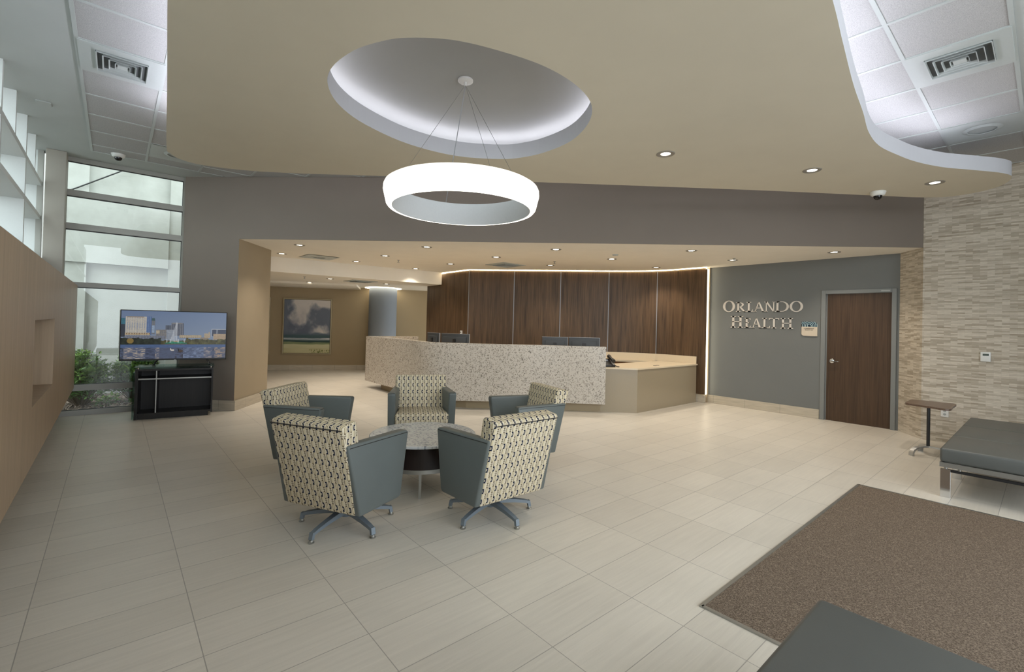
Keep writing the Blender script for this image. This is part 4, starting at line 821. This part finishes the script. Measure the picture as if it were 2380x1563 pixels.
bm = BM(); lathe(bm, [(0, 0), (.05, 0), (.05, -.012), (.045, -.016), (0, -.018)], 24); tag(mesh('ceiling_speaker', bm, M['white_paint'], None, 40, loc=(6.408, 4.807, ZC)), 'small round cream disc on the alcove ceiling above the right monitors', 'detector')
# ---- leather benches
def make_bench():
    r = empty('bench', (0, 0, 0)); L, Wd, z0, z1 = 2.45, .78, .315, .442
    for k in range(3):
        bm = BM(); box(bm, (k * L / 3 + .001, 0, z0), ((k + 1) * L / 3 - .001, Wd, z1), .022, 4); mesh('seat_cushion', bm, M['bench_leather'], r, True)
    bm = BM(); [box(bm, lo, hi) for lo, hi in (((.0, .0, .272), (L, .03, .313)), ((0, Wd - .03, .272), (L, Wd, .313)), ((0, .03, .272), (.03, Wd - .03, .313)), ((L - .03, .03, .272), (L, Wd - .03, .313)))]; mesh('seat_rail', bm, M['steel'], r)
    for x in (.012, .83, 1.65, L - .09):
        for y in (.003, Wd - .073): bm = BM(); box(bm, (x, y, 0), (x + .022, y + .07, .255), .002, 1); mesh('leg', bm, M['chrome'], r)
        bm = BM(); box(bm, (x, .073, .232), (x + .02, Wd - .073, .255)); mesh('crossbar', bm, M['black_plastic'], r)
        bm = BM(); [lathe(bm, [(0, .255), (.012, .255), (.012, .273), (0, .273)], 12, (x + .012, y, 0)) for y in (.04, .13, Wd - .13, Wd - .04)]; mesh('spacer', bm, M['steel'], r, 40)
    return r
be = make_bench(); be.location = (5.707, .64 - .78, 0); tag(be, 'long dark grey leather bench on chrome legs beside the stone wall', 'bench', 'grey leather benches by the entrance mat')
copy_tree(be, (2.09 - 2.45, .572 - .78, 0), 0, 'dark grey leather bench in the right foreground, only its corner in view', 'grey leather benches by the entrance mat')
# ---- small side table
sd = tag(empty('side_table', (7.50, .945, 0)), 'small walnut topped side table on a pole, beside the long bench', 'side table')
bm = BM(); e0 = [(-.13, -.19), (.54, -.19), (.56, -.10), (.56, .10), (.52, .235), (.045, .220)]
sw = spline([(-.11, -.19), (.2, -.195), (.53, -.19), (.56, -.08), (.56, .1), (.53, .23), (.28, .235), (.05, .225), (.0, .13), (-.06, -.03)], 4); prism(bm, [(p.x, p.y) for p in sw], .578, .60); box_uv(bm)
mesh('tabletop', bm, M['top_walnut'], sd)
bm = BM(); tube(bm, [(0, 0, .105), (0, 0, .578)], .017, 16); mesh('pole', bm, M['black_plastic'], sd, 40)
for a in (146, 266, 26):
    c, s = math.cos(R_(a)), math.sin(R_(a)); bm = BM(); bar(bm, [(c * r, s * r, z) for r, z in ((0, .105), (.06, .108), (.12, .103), (.17, .090), (.205, .068), (.222, .038), (.224, .0))], [.036, .038, .042, .046, .050, .052, .052], [.020, .018, .018, .020, .022, .024, .024], side=(-s, c, 0)); mesh('leg', bm, M['polished'], sd, 50)
# ================================================================== OUTDOORS
bm = BM(); prism(bm, [(-12, 9.09), (.88, 9.09), (.88, 14), (-12, 14)], -.12, -.01); prism(bm, [(-12, -6), (-1.15, -6), (-1.15, 9.09), (-12, 9.09)], -.12, -.01)
def mulch_mat():
    t = NT('bark_mulch', .95); co = t.coord(); v = t.new('ShaderNodeTexVoronoi'); t.link(co, v.inputs['Vector']); v.inputs['Scale'].default_value = 30
    t.base(t.ramp(v.outputs[1], [(.2, srgb(50, 40, 34)), (.6, srgb(96, 82, 72)), (.9, srgb(150, 136, 122))])).bump(v.outputs[0], .8, .03); return t.m
M['mulch'] = mulch_mat(); o = mesh('ground_outside', bm, M['mulch']); struct(o)
bm = BM(); rnd = random.Random(3)
for _ in range(1500):
    x, y = rnd.uniform(-.8, .8), rnd.uniform(9.12, 10.6); a = rnd.uniform(0, PI); c, s = math.cos(a), math.sin(a); l, w = rnd.uniform(.015, .045), rnd.uniform(.006, .014); tl = rnd.uniform(-.02, .02); zb = rnd.uniform(-.005, .012)
    bm.faces.new([bm.verts.new((x + c * p * l - s * q * w, y + s * p * l + c * q * w, zb + p * tl)) for p, q in ((-1, -1), (1, -1), (1, 1), (-1, 1))])
o = tag(mesh('mulch', bm, flat('pale_bark_chips', srgb(128, 112, 98), .9)), 'loose bark chips on the planting bed outside the end window', 'mulch'); o['kind'] = 'stuff'
def wall_ext_mat():
    t = NT('white_stucco', .9, 0, .1); co = t.coord(); n = t.noise(co, 1.6, 5, .6); h = t.noise(co, 90, 3)
    t.base(t.ramp(n, [(.3, srgb(150, 151, 143)), (.6, srgb(168, 169, 162))])).bump(h, .12, .004); return t.m
M['stucco'] = wall_ext_mat()
nb = tag(empty('neighbour_building', (0, 11.3, 0)), 'white stucco building wall outside the tall end window', 'building')
bm = BM(); box(bm, (-8, 0, -.1), (1.40, .3, 6.0)); mesh('wall', bm, M['stucco'], nb)
bm = BM(); box(bm, (-8, -.10, -.1), (-.40, .0, 6.0)); box(bm, (.775, -.10, -.1), (1.3, .0, 6.0)); mesh('pilaster', bm, M['stucco'], nb)
bm = BM(); box(bm, (-1.2, -.14, 2.36), (.77, 0, 3.55)); mesh('ledge', bm, M['stucco'], nb)
bm = BM(); tube(bm, [(-.9, -.15, 3.42), (-.544, -.15, 3.664), (.2, -.15, 4.212), (.8, -.15, 4.65)], .012, 6); mesh('cable', bm, M['black_plastic'], nb)
bm = BM(); box(bm, (.49, -.02, .52), (.56, .0, .64)); box(bm, (.60, -.02, .52), (.67, .0, .64)); mesh('wall_box', bm, M['black_plastic'], nb)
def leaf_mat():
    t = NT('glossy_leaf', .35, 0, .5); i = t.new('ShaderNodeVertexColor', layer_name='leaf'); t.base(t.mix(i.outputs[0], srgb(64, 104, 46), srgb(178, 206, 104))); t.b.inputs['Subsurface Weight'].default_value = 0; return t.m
M['leaf'] = leaf_mat(); M['twig'] = flat('brown_twig', srgb(78, 64, 50), .9)
def shrub(x, y, w, h, n, seed, label):
    rn = random.Random(seed); r = tag(empty('shrub', (x, y, -.01)), label, 'shrub', 'shrubs outside the end window'); bm = BM(); vc = bm.loops.layers.color.new('leaf'); tips = []
    for _ in range(n // 7):
        a = rn.uniform(0, 2 * PI); rr = w * math.sqrt(rn.random()); zt = h * (.22 + .78 * rn.random() ** .7) * (1 - .35 * (rr / w) ** 2); tips.append(Vector((math.cos(a) * rr, math.sin(a) * rr * .7, zt)))
    for tp in tips:
        for k in range(7):
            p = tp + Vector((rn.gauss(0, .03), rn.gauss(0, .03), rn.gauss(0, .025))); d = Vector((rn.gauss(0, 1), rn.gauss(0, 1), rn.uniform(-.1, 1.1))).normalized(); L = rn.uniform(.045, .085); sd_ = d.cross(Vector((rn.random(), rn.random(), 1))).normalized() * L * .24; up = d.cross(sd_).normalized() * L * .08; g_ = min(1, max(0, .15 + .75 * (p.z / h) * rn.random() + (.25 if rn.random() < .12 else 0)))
            vs = [bm.verts.new(q) for q in (p, p + d * L * .45 + sd_ - up, p + d * L, p + d * L * .45 - sd_ - up)]; f = bm.faces.new(vs)
            for lp in f.loops: lp[vc] = (g_, g_, g_, 1)
    mesh('foliage', bm, M['leaf'], r, recalc=False)
    bm = BM()
    for tp in tips[::5]: tube(bm, [(tp.x * .15, tp.y * .15, 0), (tp.x * .6, tp.y * .6, tp.z * .55), tuple(tp)], [.008, .006, .003], 5, False)
    mesh('stems', bm, M['twig'], r)
shrub(-.365, 9.95, .32, .88, 4200, 1, 'glossy green shrub outside the window, leftmost against the tan panel')
shrub(.30, 10.12, .30, .86, 3800, 2, 'glossy green shrub outside the window, right one partly behind the television')
shrub(-.06, 9.47, .14, .22, 160, 8, 'low bright green sprout in the bark bed near the glass')
shrub(.36, 9.42, .12, .22, 160, 9, 'low bright green sprout right beside the dark media cabinet')
